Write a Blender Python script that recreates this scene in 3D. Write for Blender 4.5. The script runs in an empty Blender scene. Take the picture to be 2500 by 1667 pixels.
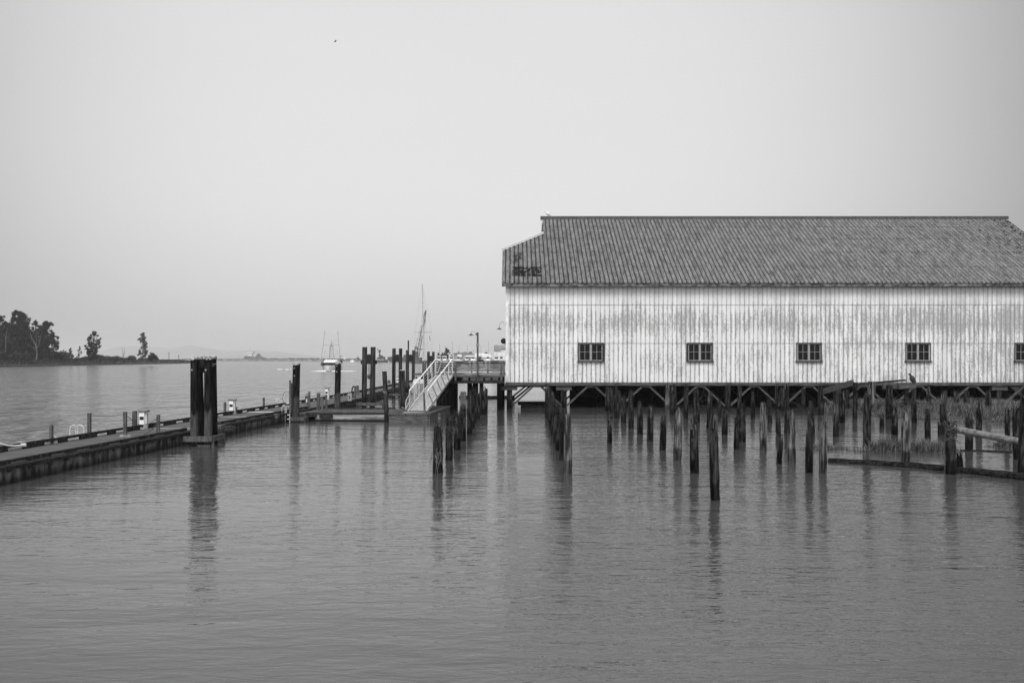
import bpy, math, random
from mathutils import Vector, noise, Matrix
R = math.radians
random.seed(7)
SC = bpy.context.scene
COL = SC.collection
# ------------------------------------------------------------------ camera, sky, sun, exposure
F, HC, VH, UC = 2431.0, 3.3, 876.0, 1250.0      # focal length in px of a 2500 px wide frame, eye height, horizon row
cam_d = bpy.data.cameras.new('camera'); cam = bpy.data.objects.new('camera', cam_d); COL.objects.link(cam)
cam.location = (0, 0, HC); cam.rotation_euler = (R(90), 0, 0)
cam_d.sensor_width = 36; cam_d.lens = F/2500*36; cam_d.shift_y = (VH-833.5)/2500
cam_d.clip_start = 0.3; cam_d.clip_end = 40000
SC.camera = cam
SC.view_settings.view_transform = 'Standard'; SC.view_settings.look = 'None'
SC.view_settings.exposure = 0.7; SC.view_settings.gamma = 1; SC.view_settings.use_curve_mapping = False
SC.cycles.volume_bounces = 1; SC.cycles.max_bounces = 8; SC.cycles.transparent_max_bounces = 16
SUN_EL, SUN_AZ = 48, 196      # overcast glow behind the camera, azimuth clockwise from +Y
world = bpy.data.worlds.new("World"); SC.world = world; world.use_nodes = True
def setup_world():
    nt = world.node_tree; N = nt.nodes; L = nt.links; N.clear()
    out = N.new('ShaderNodeOutputWorld'); bg = N.new('ShaderNodeBackground'); L.new(bg.outputs[0], out.inputs[0])
    bg.inputs[1].default_value = 0.1
    sky = N.new('ShaderNodeTexSky'); sky.sky_type = 'NISHITA'; sky.sun_disc = False
    sky.sun_elevation = R(SUN_EL); sky.sun_rotation = R(SUN_AZ); sky.dust_density = 4
    bw = N.new('ShaderNodeRGBToBW'); L.new(sky.outputs[0], bw.inputs[0])
    tc = N.new('ShaderNodeTexCoord')
    def m(op, a, b=None, c=None, clamp=False):
        n = N.new('ShaderNodeMath'); n.operation = op; n.use_clamp = clamp
        for i, x in enumerate((a, b, c)):
            if x is None: continue
            if isinstance(x, (int, float)): n.inputs[i].default_value = x
            else: L.new(x, n.inputs[i])
        return n.outputs[0]
    nv = N.new('ShaderNodeVectorMath'); nv.operation = 'NORMALIZE'; L.new(tc.outputs['Generated'], nv.inputs[0])
    dt = N.new('ShaderNodeVectorMath'); dt.operation = 'DOT_PRODUCT'; L.new(nv.outputs[0], dt.inputs[0])
    az, el = R(-3), R(14)
    dt.inputs[1].default_value = (math.sin(az)*math.cos(el), math.cos(az)*math.cos(el), math.sin(el))
    d = dt.outputs['Value']
    # thin spot of the cloud deck ahead
    lr = N.new('ShaderNodeMapRange'); lr.interpolation_type = 'SMOOTHSTEP'; L.new(d, lr.inputs[0])
    for i_, q_ in enumerate((.788, .9945, 0, 1)): lr.inputs[i_+1].default_value = q_
    lobe = lr.outputs[0]
    # faint cloud mottling
    no = N.new('ShaderNodeTexNoise'); no.inputs['Scale'].default_value = 1.6; no.inputs['Detail'].default_value = 3
    mp = N.new('ShaderNodeMapping'); mp.inputs['Scale'].default_value = (1, 1, 3.5)
    L.new(nv.outputs[0], mp.inputs[0]); L.new(mp.outputs[0], no.inputs[0])
    mot = m('MULTIPLY_ADD', no.outputs[0], 0.10, 0.95)
    sx = N.new('ShaderNodeSeparateXYZ'); L.new(nv.outputs[0], sx.inputs[0])
    back = m('MULTIPLY', m('MAXIMUM', m('MULTIPLY', sx.outputs[1], -1.0), 0.0), 9.0)   # brighter cloud on the sun's side
    zr = N.new('ShaderNodeMapRange'); zr.interpolation_type = 'SMOOTHSTEP'; L.new(sx.outputs[2], zr.inputs[0])
    for i_, q_ in enumerate((.42, .85, 0, 4.0)): zr.inputs[i_+1].default_value = q_
    back = m('ADD', back, zr.outputs[0])                        # overcast dome is brightest overhead
    hr = N.new('ShaderNodeMapRange'); hr.interpolation_type = 'SMOOTHSTEP'; L.new(sx.outputs[2], hr.inputs[0])
    for i_, q_ in enumerate((-.02, .17, .89, 1.0)): hr.inputs[i_+1].default_value = q_
    val = m('ADD', m('MULTIPLY', m('MULTIPLY_ADD', lobe, 3.30, 1.13), hr.outputs[0]), back)
    val = m('MULTIPLY', m('ADD', val, m('MULTIPLY', m('MINIMUM', bw.outputs[0], 6.0), 0.12)), mot)
    L.new(val, bg.inputs[0])
setup_world()
sl = bpy.data.lights.new('sun', 'SUN'); sl.energy = 1.5; sl.angle = R(25); sl.color = (1, 1, 1)
so = bpy.data.objects.new('sun', sl); COL.objects.link(so)
_d = Vector((math.sin(R(SUN_AZ))*math.cos(R(SUN_EL)), math.cos(R(SUN_AZ))*math.cos(R(SUN_EL)), math.sin(R(SUN_EL))))
so.rotation_euler = _d.to_track_quat('Z', 'Y').to_euler()
HAZE_DENSITY = 0.00014

# ------------------------------------------------------------------ helpers
def px(u, v, Y): return Vector(((u-UC)*Y/F, Y, HC-(v-VH)*Y/F))
def gp(u, v, z=0.0):
    Y = (HC-z)*F/(v-VH); return Vector(((u-UC)*Y/F, Y, z))
def origin_of(o):
    p = Vector((0, 0, 0))
    while o: p += o.location; o = o.parent
    return p
def tag(o, label=None, cat=None, group=None, kind=None):
    if label: o['label'] = label
    if cat: o['category'] = cat
    if group: o['group'] = group
    if kind: o['kind'] = kind
    return o
def empty(name, loc, label, cat, group=None):
    o = bpy.data.objects.new(name, None); COL.objects.link(o); o.location = loc; o.empty_display_size = .2
    return tag(o, label, cat, group)
class MB:
    def __init__(s): s.v = []; s.f = []
    def add(s, vs, fs):
        n = len(s.v); s.v += [tuple(p) for p in vs]; s.f += [tuple(i+n for i in f) for f in fs]; return s
    def box(s, c, d, rz=0, M=None):
        x, y, z = d[0]/2, d[1]/2, d[2]/2; ca, sa = math.cos(rz), math.sin(rz)
        vs = []
        for X, Y, Z in ((-x,-y,-z),(x,-y,-z),(x,y,-z),(-x,y,-z),(-x,-y,z),(x,-y,z),(x,y,z),(-x,y,z)):
            vs.append((c[0]+X*ca-Y*sa, c[1]+X*sa+Y*ca, c[2]+Z))
        return s.add(vs, [(0,3,2,1),(4,5,6,7),(0,1,5,4),(1,2,6,5),(2,3,7,6),(3,0,4,7)])
    def bar(s, p, q, w, h, up=(0,0,1)):
        p, q = Vector(p), Vector(q); d = (q-p).normalized(); up = Vector(up)
        if abs(d.dot(up)) > .98: up = Vector((0, 1, 0))
        a = d.cross(up).normalized()*w/2; b = a.cross(d).normalized()*h/2
        vs = [p-a-b, p+a-b, p+a+b, p-a+b, q-a-b, q+a-b, q+a+b, q-a+b]
        return s.add(vs, [(0,1,2,3),(7,6,5,4),(0,4,5,1),(1,5,6,2),(2,6,7,3),(3,7,4,0)])
    def tube(s, pts, rad, n=8, cap=True):
        pts = [Vector(p) for p in pts]; m = len(pts)
        if isinstance(rad, (int, float)): rad = [rad]*m
        base = len(s.v); ref = None
        for i, p in enumerate(pts):
            d = (pts[min(i+1, m-1)]-pts[max(i-1, 0)]).normalized()
            if ref is None: ref = Vector((0,0,1)) if abs(d.z) < .9 else Vector((1,0,0))
            a = d.cross(ref).normalized(); b = a.cross(d).normalized(); ref = b
            for k in range(n):
                t = 2*math.pi*k/n; s.v.append(tuple(p+(a*math.cos(t)+b*math.sin(t))*rad[i]))
        for i in range(m-1):
            for k in range(n):
                k2 = (k+1) % n; s.f.append((base+i*n+k, base+i*n+k2, base+(i+1)*n+k2, base+(i+1)*n+k))
        if cap:
            s.f.append(tuple(base+k for k in reversed(range(n)))); s.f.append(tuple(base+(m-1)*n+k for k in range(n)))
        return s
    def lathe(s, c, prof, n=14):
        base = len(s.v); m = len(prof)
        for r, z in prof:
            for k in range(n):
                t = 2*math.pi*k/n; s.v.append((c[0]+r*math.cos(t), c[1]+r*math.sin(t), c[2]+z))
        for i in range(m-1):
            for k in range(n):
                k2 = (k+1) % n; s.f.append((base+i*n+k, base+i*n+k2, base+(i+1)*n+k2, base+(i+1)*n+k))
        s.f.append(tuple(base+k for k in reversed(range(n)))); s.f.append(tuple(base+(m-1)*n+k for k in range(n)))
        return s
    def prism(s, poly, d):            # poly: 3-D loop, d: extrusion vector
        n = len(poly); d = Vector(d); vs = [Vector(p) for p in poly]; vs += [p+d for p in vs]
        fs = [tuple(reversed(range(n))), tuple(range(n, 2*n))]+[(i, (i+1) % n, (i+1) % n+n, i+n) for i in range(n)]
        return s.add(vs, fs)
    def blade(s, p, d, L, w, bend):   # thin curved grass blade, two quads tapering
        p = Vector(p); d = Vector(d); side = Vector((-bend.y, bend.x, 0))
        if side.length < 1e-4: side = Vector((1, 0, 0))
        side = side.normalized()*w/2
        m_ = p+d*L*.55+bend*L*.18; t = p+d*L*.92+bend*L*.6
        return s.add([p-side, p+side, m_+side*.8, m_-side*.8, t], [(0,1,2,3),(3,2,4)])
    def build(s, name, mat, parent=None, smooth=False, loc=None):
        me = bpy.data.meshes.new(name)
        o = bpy.data.objects.new(name, me); COL.objects.link(o)
        if parent is not None: o.parent = parent; org = origin_of(parent)
        else: org = Vector(loc) if loc is not None else Vector((0, 0, 0)); o.location = org
        me.from_pydata([(x-org.x, y-org.y, z-org.z) for x, y, z in s.v], [], s.f)
        if mat: me.materials.append(mat)
        if smooth:
            for p in me.polygons: p.use_smooth = True
        return o
def copy_tree(o, parent=None):
    c = o.copy(); COL.objects.link(c); c.parent = parent
    for ch in [x for x in SC.objects if x.parent is o and x is not c]: copy_tree(ch, c)
    return c
def fb(x, y, z, o=3): return noise.fractal(Vector((x, y, z)), 1.0, 2.0, o)

# ------------------------------------------------------------------ materials (the place is black-and-white: all greys)
class NT:
    def __init__(s, name, rough=.8, spec=.3):
        s.m = bpy.data.materials.new(name); s.m.use_nodes = True; s.t = s.m.node_tree; s.N = s.t.nodes; s.L = s.t.links
        s.b = s.N['Principled BSDF']; s.b.inputs['Roughness'].default_value = rough
        s.b.inputs['Specular IOR Level'].default_value = spec; s.g = s.N.new('ShaderNodeNewGeometry')
        s.pos = s.g.outputs['Position']
    def math(s, op, *a, clamp=False):
        n = s.N.new('ShaderNodeMath'); n.operation = op; n.use_clamp = clamp
        for i, x in enumerate(a):
            if isinstance(x, (int, float)): n.inputs[i].default_value = x
            else: s.L.new(x, n.inputs[i])
        return n.outputs[0]
    def noise(s, scale=(1,1,1), sc=1.0, det=4, rough=.55, dist=0.0, off=(0,0,0), src=None):
        mp = s.N.new('ShaderNodeMapping'); mp.inputs['Scale'].default_value = scale; mp.inputs['Location'].default_value = off
        s.L.new(src or s.pos, mp.inputs[0])
        n = s.N.new('ShaderNodeTexNoise'); n.inputs['Scale'].default_value = sc; n.inputs['Detail'].default_value = det
        n.inputs['Roughness'].default_value = rough; n.inputs['Distortion'].default_value = dist
        s.L.new(mp.outputs[0], n.inputs[0]); return n.outputs[0]
    def rng(s, x, a, b, c, d, smooth=False):
        n = s.N.new('ShaderNodeMapRange'); n.clamp = True
        if smooth: n.interpolation_type = 'SMOOTHSTEP'
        s.L.new(x, n.inputs[0])
        for i, q in enumerate((a, b, c, d)): n.inputs[i+1].default_value = q
        return n.outputs[0]
    def xyz(s):
        n = s.N.new('ShaderNodeSeparateXYZ'); s.L.new(s.pos, n.inputs[0]); return n.outputs
    def mix(s, f, a, b):
        n = s.N.new('ShaderNodeMix'); n.data_type = 'FLOAT'
        for i, x in ((0, f), (2, a), (3, b)):
            if isinstance(x, (int, float)): n.inputs[i].default_value = x
            else: s.L.new(x, n.inputs[i])
        return n.outputs[0]
    def col(s, x):
        if isinstance(x, (int, float)): s.b.inputs['Base Color'].default_value = (x, x, x, 1)
        else:
            c = s.N.new('ShaderNodeCombineColor')
            for i in range(3): s.L.new(x, c.inputs[i])
            s.L.new(c.outputs[0], s.b.inputs['Base Color'])
    def bump(s, h, dist=.01, st=1.0):
        n = s.N.new('ShaderNodeBump'); n.inputs['Distance'].default_value = dist; n.inputs['Strength'].default_value = st
        s.L.new(h, n.inputs['Height']); s.L.new(n.outputs[0], s.b.inputs['Normal']); return n
def gray(name, a, b, scale=(1,1,1), sc=6, rough=.85, bump=.01, lo=.35, hi=.65, wet=None, spec=.25, det=5, metal=0):
    t = NT(name, rough, spec); n = t.noise(scale, sc, det); c = t.rng(n, lo, hi, a, b)
    if wet:
        z = t.xyz()[2]; zz = t.math('ADD', z, t.math('MULTIPLY', t.noise((1,1,1), 3, 2), .25))
        c = t.math('MULTIPLY', c, t.rng(zz, wet-.03, wet+.08, .38, 1.0))
        t.L.new(t.rng(zz, wet-.03, wet+.08, .35, rough), t.b.inputs['Roughness'])
    t.col(c)
    if bump: t.bump(n, bump)
    t.b.inputs['Metallic'].default_value = metal
    return t.m
M = {}
M['pile'] = gray('old_pile_wood', .004, .070, (1,1,.16), 11, bump=.05, wet=.50, lo=.43, hi=.76, spec=.05)
M['pile_pale'] = gray('split_pile_wood', .02, .20, (1,1,.10), 13, bump=.05, wet=.50, lo=.42, hi=.66, spec=.1)
M['moss'] = gray('dry_moss', .004, .055, (1,1,1), 5, bump=0, spec=.05)
M['tar'] = gray('tarred_pile', .002, .018, (1,1,.12), 12, spec=.1, bump=.02, lo=.42, hi=.75)
def worn_pile():
    t = NT('tarred_pile_worn_foot', .8, .1); n = t.noise((1,1,.14), 13, 6); z = t.xyz()[2]
    zz = t.math('ADD', z, t.math('MULTIPLY', t.noise((1,1,.3), 5, 3), .8))
    dark = t.rng(n, .42, .75, .002, .028); foot = t.rng(n, .3, .7, .02, .085)
    c = t.mix(t.rng(zz, 1.55, 1.75, 0, 1), foot, dark)
    c = t.math('MULTIPLY', c, t.rng(zz, .4, .75, .4, 1)); t.col(c); t.bump(n, .02); return t.m
M['worn'] = worn_pile()
M['grey_pile'] = gray('weathered_round_pile', .004, .065, (1,1,.1), 10, bump=.03, wet=.6, lo=.36, hi=.7, spec=.08)
M['deck'] = gray('dock_planks', .03, .085, (.25,3,1), 6, bump=.006)
def plank_deck():
    t = NT('dock_planks', .8, .15); n = t.noise((.5,6,1), 4, 5); x = t.xyz()
    fr = t.math('FRACT', t.math('MULTIPLY', x[1], 6.8)); gap = t.rng(fr, .0, .1, .35, 1.0)
    fl = t.math('FLOOR', t.math('MULTIPLY', x[1], 6.8)); wn = t.N.new('ShaderNodeTexWhiteNoise'); wn.noise_dimensions = '1D'
    t.L.new(fl, wn.inputs['W']); tone = t.rng(wn.outputs[0], 0, 1, .75, 1.25)
    c = t.math('MULTIPLY', t.math('MULTIPLY', t.rng(n, .3, .7, .055, .115), gap), tone); t.col(c); t.bump(n, .006); return t.m
M['deck'] = plank_deck()
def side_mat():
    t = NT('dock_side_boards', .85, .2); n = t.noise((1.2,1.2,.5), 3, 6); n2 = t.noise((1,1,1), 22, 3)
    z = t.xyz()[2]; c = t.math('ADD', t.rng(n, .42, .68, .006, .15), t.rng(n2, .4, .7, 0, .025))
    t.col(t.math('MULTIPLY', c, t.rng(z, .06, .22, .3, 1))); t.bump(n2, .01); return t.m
M['side'] = side_mat()
M['rail'] = gray('dark_timber_rail', .008, .05, (1,1,1), 9, bump=.01, spec=.08)
M['rail2'] = gray('grey_timber', .03, .12, (.3,.3,1.5), 9, bump=.008)
M['postwood'] = gray('grey_post_timber', .035, .11, (1,1,.15), 14, bump=.006)
M['pierwood'] = gray('pier_timber', .02, .10, (.25,1,2.5), 7, bump=.01)
M['railwood'] = gray('pale_rail_boards', .06, .26, (.25,1,2.5), 7, bump=.01, lo=.38, hi=.62)
M['pierdark'] = gray('dark_pier_timber', .005, .025, (.3,1,1), 7, bump=.01)
M['paledeck'] = gray('pale_float_side', .16, .33, (.3,1,2), 5, bump=.004, wet=.25)
M['oldfloat'] = gray('rotten_float_deck', .02, .11, (.4,2.4,1), 5, bump=.03)
M['white'] = gray('white_enamel', .62, .8, (1,1,1), 4, rough=.45, bump=0)
M['alu'] = gray('aluminium', .32, .54, (1,1,1), 5, rough=.5, bump=0, spec=.5)
M['alu_deck'] = gray('aluminium_tread', .20, .36, (1,.3,1), 14, rough=.6, bump=.004)
M['black'] = gray('black_rubber', .004, .014, rough=.5, bump=0)
M['rope'] = gray('rope_fibre', .10, .26, (1,1,1), 40, bump=.003)
M['darkrope'] = gray('dark_rope', .03, .08, (1,1,1), 40, bump=.003)
M['steel'] = gray('galvanised_steel', .14, .28, rough=.5, bump=0, spec=.5)
M['darksteel'] = gray('dark_steel', .02, .06, rough=.5, bump=0, spec=.5)
M['foam'] = gray('boat_white', .6, .8, sc=2, rough=.4, bump=0)
M['bark'] = gray('tree_bark', .03, .09, (1,1,.3), 3, bump=0)
M['palebark'] = gray('pale_bark', .06, .12, (1,1,.3), 2, bump=0)
M['roofgrey'] = gray('far_shed_roof', .22, .30, sc=.3, bump=0)
M['farwall'] = gray('far_shed_wall', .5, .65, sc=.3, bump=0)
M['farhull'] = gray('dark_hull', .05, .09, sc=.4, bump=0)
M['navyhull'] = gray('ship_hull', .05, .10, sc=.1, bump=0)
M['mountain'] = gray('mountain_forest', .16, .22, sc=.003, bump=0)  # tone lightened so part of the distance haze sits in the colour
M['rock'] = gray('riprap', .05, .30, (1,1,1), .35, bump=.1)
M['pipe'] = gray('peeled_log', .07, .20, (.5,1,1), 6, bump=.02)
M['log'] = gray('waterlogged_log', .004, .035, (.5,2,2), 7, bump=.05, rough=.9, spec=.04, lo=.4, hi=.7)
M['feather'] = gray('dark_feather', .015, .05, sc=20, bump=0)
M['gullwhite'] = gray('gull_white', .5, .75, sc=20, bump=0)
def leaf(name, a, b):
    t = NT(name, .8, .08); r = t.g.outputs['Random Per Island']; t.col(t.rng(t.math('POWER', r, 2.0), 0, 1, a, b)); return t.m
M['leaf'] = leaf('dark_leaves', .002, .028); M['leaf2'] = leaf('paler_leaves', .03, .11)
M['grass'] = leaf('marsh_grass_blades', .010, .24); M['scrub'] = leaf('scrub_leaves', .010, .045)
def ground_mat():
    t = NT('river_bank_grass', .95, .1); n = t.noise((.06,.25,1), 1.0, 6); n2 = t.noise((.5,.5,1), 2, 4)
    z = t.xyz()[2]; c = t.math('MULTIPLY', t.rng(n, .35, .65, .03, .095), t.rng(n2, .3, .7, .7, 1.2))
    t.col(t.math('MULTIPLY', c, t.rng(z, .35, .9, .4, 1))); return t.m
M['bank'] = ground_mat()
M['mud'] = gray('marsh_mud', .015, .045, sc=2, bump=.05, rough=.5)
def water_mat():
    t = NT('river_water', .04, .5); t.b.inputs['IOR'].default_value = 1.333
    t.col(.055); x = t.xyz()
    # open river to the left of the float is choppier
    openr = t.rng(t.math('SUBTRACT', x[0], t.math('MINIMUM', t.math('MULTIPLY_ADD', x[1], .057, -15.3), -11.9)), -.9, 0, 1, 0)
    far = t.rng(x[1], 30, 95, 0, 1)
    n1 = t.noise((.62, 1.5, 1), 1.9, 3, .6, .5); n2 = t.noise((.55, 1.25, 1), 4.6, 3, .6, .5, off=(3,7,0))
    n3 = t.noise((.22, .52, 1), 1.0, 3, .5, .5, off=(9,1,0))
    patch = t.rng(t.noise((.03,.05,1), 1, 2), .36, .64, .40, 1.35)
    a = t.math('MULTIPLY', n1, t.mix(openr, .024, .04)); b = t.math('MULTIPLY', n2, t.mix(openr, .0145, .012))
    c = t.math('MULTIPLY', n3, t.mix(openr, .060, .12))
    h = t.math('ADD', t.math('MULTIPLY', t.math('ADD', a, b), patch), c)
    n4 = t.noise((.5, .15, 1), 1.0, 3, .6, .4, off=(1,5,0))
    h = t.math('ADD', h, t.math('MULTIPLY', n4, t.mix(openr, .0, 1.7)))
    t.L.new(t.mix(openr, t.rng(x[1], 40, 90, .012, .06), .13), t.b.inputs['Roughness'])
    t.bump(h, 1.0, 1.0); return t.m
M['water'] = water_mat()
PITCH = .3025; WX0 = -.385; WY = 66.9
def wall_mat():
    t = NT('white_corrugated_wall', .7, .3); x = t.xyz()
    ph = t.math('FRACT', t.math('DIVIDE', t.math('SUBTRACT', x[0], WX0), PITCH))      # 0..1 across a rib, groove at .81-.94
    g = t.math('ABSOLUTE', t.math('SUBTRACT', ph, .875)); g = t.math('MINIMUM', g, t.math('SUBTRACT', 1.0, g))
    big = t.noise((.30,1,.5), 1.0, 4, .6); mid = t.noise((3.2,1,.45), 1.5, 6, .7, off=(5,0,2)); spk = t.noise((1,1,.6), 12, 5, .8)
    band = t.math('MULTIPLY', t.rng(x[2], 4.6, 5.6, 0, 1, True), t.rng(x[2], 5.9, 6.9, 1, 0, True))
    low = t.rng(x[2], 1.7, 3.2, 1, .25); right = t.rng(x[0], 12, 34, 0, .09)
    amount = t.math('ADD', t.math('ADD', t.math('MULTIPLY', big, .34), t.math('MULTIPLY', mid, .72)), t.math('MULTIPLY', band, .10))
    amount = t.math('ADD', amount, right)
    top = t.rng(x[2], 6.6, 7.4, 1, .45, True)
    near = t.rng(g, .03, .30, .11, 0)
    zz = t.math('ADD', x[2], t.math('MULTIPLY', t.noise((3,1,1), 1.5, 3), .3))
    thr = t.math('ADD', t.math('MULTIPLY', spk, .62), t.math('ADD', t.math('MULTIPLY', t.math('SUBTRACT', amount, .5), .75), near))
    speck = t.math('MULTIPLY', t.rng(thr, .36, .47, 0, 1), top)
    soft = t.math('MULTIPLY', t.rng(t.math('ADD', amount, near), .54, .85, .02, .22), top)
    fl = t.math('FLOOR', t.math('DIVIDE', t.math('SUBTRACT', x[0], WX0), PITCH)); wn = t.N.new('ShaderNodeTexWhiteNoise'); wn.noise_dimensions = '1D'
    t.L.new(fl, wn.inputs['W']); tone = t.rng(wn.outputs[0], 0, 1, .84, 1.0)
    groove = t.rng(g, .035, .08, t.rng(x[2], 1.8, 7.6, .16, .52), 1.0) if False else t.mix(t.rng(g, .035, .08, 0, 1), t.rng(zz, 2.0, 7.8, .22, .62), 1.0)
    ln = None
    for zl_, w_ in ((4.345, .022), (6.92, .022), (5.62, .03)):  # sheet joints: lap shadow and grime together, put into the colour
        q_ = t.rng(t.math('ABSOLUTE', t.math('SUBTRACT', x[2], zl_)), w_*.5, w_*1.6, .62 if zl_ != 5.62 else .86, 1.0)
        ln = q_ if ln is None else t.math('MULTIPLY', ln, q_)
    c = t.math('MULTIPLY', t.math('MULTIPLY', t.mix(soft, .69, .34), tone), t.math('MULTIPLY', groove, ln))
    c = t.mix(t.math('MULTIPLY', speck, .58), c, .11)
    t.col(c); t.bump(spk, .004); return t.m
M['wall'] = wall_mat()
EY_, SL_, EZ = 66.35, (14.29-8.38)/(78.0-66.35), 8.38
def roof_mat():
    t = NT('lichen_roof_sheet', .95, .1); x = t.xyz()
    n = t.noise((2.6,.5,.5), 1.7, 6, .65); f = t.noise((1,.6,.6), 13, 4, .7, off=(2,2,2))
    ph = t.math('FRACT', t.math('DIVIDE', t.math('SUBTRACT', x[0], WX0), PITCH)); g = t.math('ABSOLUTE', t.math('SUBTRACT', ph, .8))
    g = t.math('MINIMUM', g, t.math('SUBTRACT', 1.0, g)); gr = t.rng(g, .03, .24, .12, 1.12)  # groove grime that also paints in groove shade and rib highlights
    c = t.math('ADD', t.rng(n, .34, .66, .045, .145), t.rng(f, .36, .66, -.04, .10)); c = t.math('MULTIPLY', t.math('MAXIMUM', c, .04), gr)
    # sheet laps: grime and lap shadow painted as dark lines; black moss has settled along some ribs of the hip end and of the far end
    z = x[2]
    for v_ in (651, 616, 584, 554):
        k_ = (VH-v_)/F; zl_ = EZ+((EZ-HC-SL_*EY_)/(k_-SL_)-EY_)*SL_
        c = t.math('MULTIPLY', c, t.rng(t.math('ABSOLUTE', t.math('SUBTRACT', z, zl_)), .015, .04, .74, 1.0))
    fl = t.math('FLOOR', t.math('DIVIDE', t.math('SUBTRACT', x[0], WX0-.06), PITCH)); wn = t.N.new('ShaderNodeTexWhiteNoise'); wn.noise_dimensions = '1D'
    t.L.new(fl, wn.inputs['W']); col_ = wn.outputs[0]
    mf = t.noise((1,.8,.8), 4.2, 4, .65); mb = t.noise((1,1,1), 1.1, 2, .5, off=(7,7,7))
    def zv(v_): k_ = (VH-v_)/F; return EZ+((EZ-HC-SL_*EY_)/(k_-SL_)-EY_)*SL_
    box1 = t.math('MULTIPLY', t.math('MULTIPLY', t.rng(x[0], -.05, .05, 0, 1), t.rng(x[0], 1.9, 2.3, 1, 0)), t.math('MULTIPLY', t.rng(z, zv(678), zv(674), 0, 1), t.rng(z, zv(651.4), zv(651), 1, 0)))
    box2 = t.math('MULTIPLY', t.math('MULTIPLY', t.rng(x[0], .0, .1, 0, 1), t.rng(x[0], .5, 2.2, .8, 0)), t.math('MULTIPLY', t.rng(z, zv(648), zv(640), 0, 1), t.rng(z, zv(620), zv(606), 1, 0)))
    mm = t.math('ADD', t.math('MULTIPLY', box1, .27), t.math('MULTIPLY', box2, .27))
    mr = t.math('MULTIPLY', t.math('MULTIPLY', t.rng(x[0], 29, 37, 0, .19), t.rng(z, 9.6, 11, .5, 1)), 1.0)
    mm = t.math('ADD', mm, mr)
    moss = t.rng(t.math('ADD', t.math('ADD', mm, t.math('MULTIPLY', col_, .06)), t.math('ADD', t.math('MULTIPLY', mf, .7), t.math('MULTIPLY', mb, .1))), .645, .69, 0, 1)
    t.col(t.mix(moss, c, .008)); t.bump(t.math('ADD', f, moss), .02); return t.m
M['roof'] = roof_mat()
M['trim'] = gray('white_trim', .5, .72, (1,1,.4), 7, bump=.004)
M['eave'] = gray('eave_board', .03, .2, (.7,1,1), 7, bump=.01, lo=.42, hi=.68)
M['winframe'] = gray('grey_window_bar', .20, .32, sc=8, bump=0)
M['darkframe'] = gray('dark_window_frame', .03, .07, sc=8, bump=0)
def glass():
    t = NT('old_glass'); N, L = t.N, t.L; tr = N.new('ShaderNodeBsdfTransparent'); tr.inputs[0].default_value = (.03,.03,.03,1)
    gl = N.new('ShaderNodeBsdfGlossy'); gl.inputs['Roughness'].default_value = .08; gl.inputs[0].default_value = (.45,.45,.45,1)
    fr = N.new('ShaderNodeFresnel'); fr.inputs[0].default_value = 1.4; mx = N.new('ShaderNodeMixShader')
    L.new(fr.outputs[0], mx.inputs[0]); L.new(tr.outputs[0], mx.inputs[1]); L.new(gl.outputs[0], mx.inputs[2])
    L.new(mx.outputs[0], N['Material Output'].inputs[0]); return t.m
M['glass'] = glass()

# ------------------------------------------------------------------ SETTING: water, mountains, banks
w = MB(); w.add([(-9000,-150,0),(9000,-150,0),(9000,14000,0),(-9000,14000,0)], [(0,1,2,3)])
tag(w.build('water', M['water']), 'muddy rippled river water filling the lower half', kind='structure')

def mountains(pts, Y, name):
    b = MB(); nd = 12; us = [pts[0][0]+(pts[-1][0]-pts[0][0])*i/90 for i in range(91)]
    def top(u):
        for (a, va), (c, vc) in zip(pts, pts[1:]):
            if a <= u <= c: return va+(vc-va)*(u-a)/(c-a)
        return 877
    for u in us:
        h = (VH-top(u))*Y/F+3.0
        for j in range(nd+1):
            t = j/nd; s = math.sin(math.pi*t)**.8
            yy = Y-700+1400*t; X = (u-UC)*Y/F
            b.v.append((X, yy, -2+max(h, 0)*s*(1+.10*fb(X*.004, yy*.004, 0)*(1-s)) + 2*fb(X*.01, yy*.01, 3)*s))
    for i in range(90):
        for j in range(nd): k = i*(nd+1)+j; b.f.append((k, k+nd+1, k+nd+2, k+1))
    return tag(b.build(name, M['mountain'], smooth=True), kind='structure')
mountains([(225,877),(262,860),(285,848),(312,844),(360,845),(400,848),(434,850),(452,845),(466,841.5),(480,845),(510,850),(552,857),(580,856),(614,853),(650,856),(690,859),(740,865),(790,872),(840,877)], 11000, 'mountains')
mountains([(840,876.5),(900,874.5),(960,875),(1050,874.6),(1150,874.5),(1300,875),(1400,876.5)], 12000, 'low_hills')

# the wooded island bank
BW = [(-420,902),(-150,899),(0,896.4),(145,893.2),(300,890.2),(400,888.2),(462,886.8),(500,886.2)]
def bank_Y(u):
    for (a, va), (c, vc) in zip(BW, BW[1:]):
        if a <= u <= c: return HC*F/(va+(vc-va)*(u-a)/(c-a)-VH)
    return HC*F/(BW[-1][1]-VH)
b = MB(); offs = [(-6,-1),(0,0.0),(1.5,.7),(8,1.0),(20,1.6),(40,2.2),(70,2.7),(120,2.8),(250,2.7),(400,-1)]
nb = 120
for i in range(nb+1):
    u = -420+920*i/nb; Y0 = bank_Y(u)
    fade = min(1, max(0.25, (500-u)/60))
    for o_, z_ in offs:
        Y = Y0+o_+ (fb(u*.02, o_*.05, 1)*2.5); X = (u-UC)*Y/F
        b.v.append((X, Y, z_*(fade if z_ > 0 else 1)*(1+.12*fb(X*.05, Y*.05, 2))))
for i in range(nb):
    for j in range(len(offs)-1): k = i*len(offs)+j; b.f.append((k, k+len(offs), k+len(offs)+1, k+1))
tag(b.build('river_bank', M['bank'], smooth=True), kind='structure')
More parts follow.
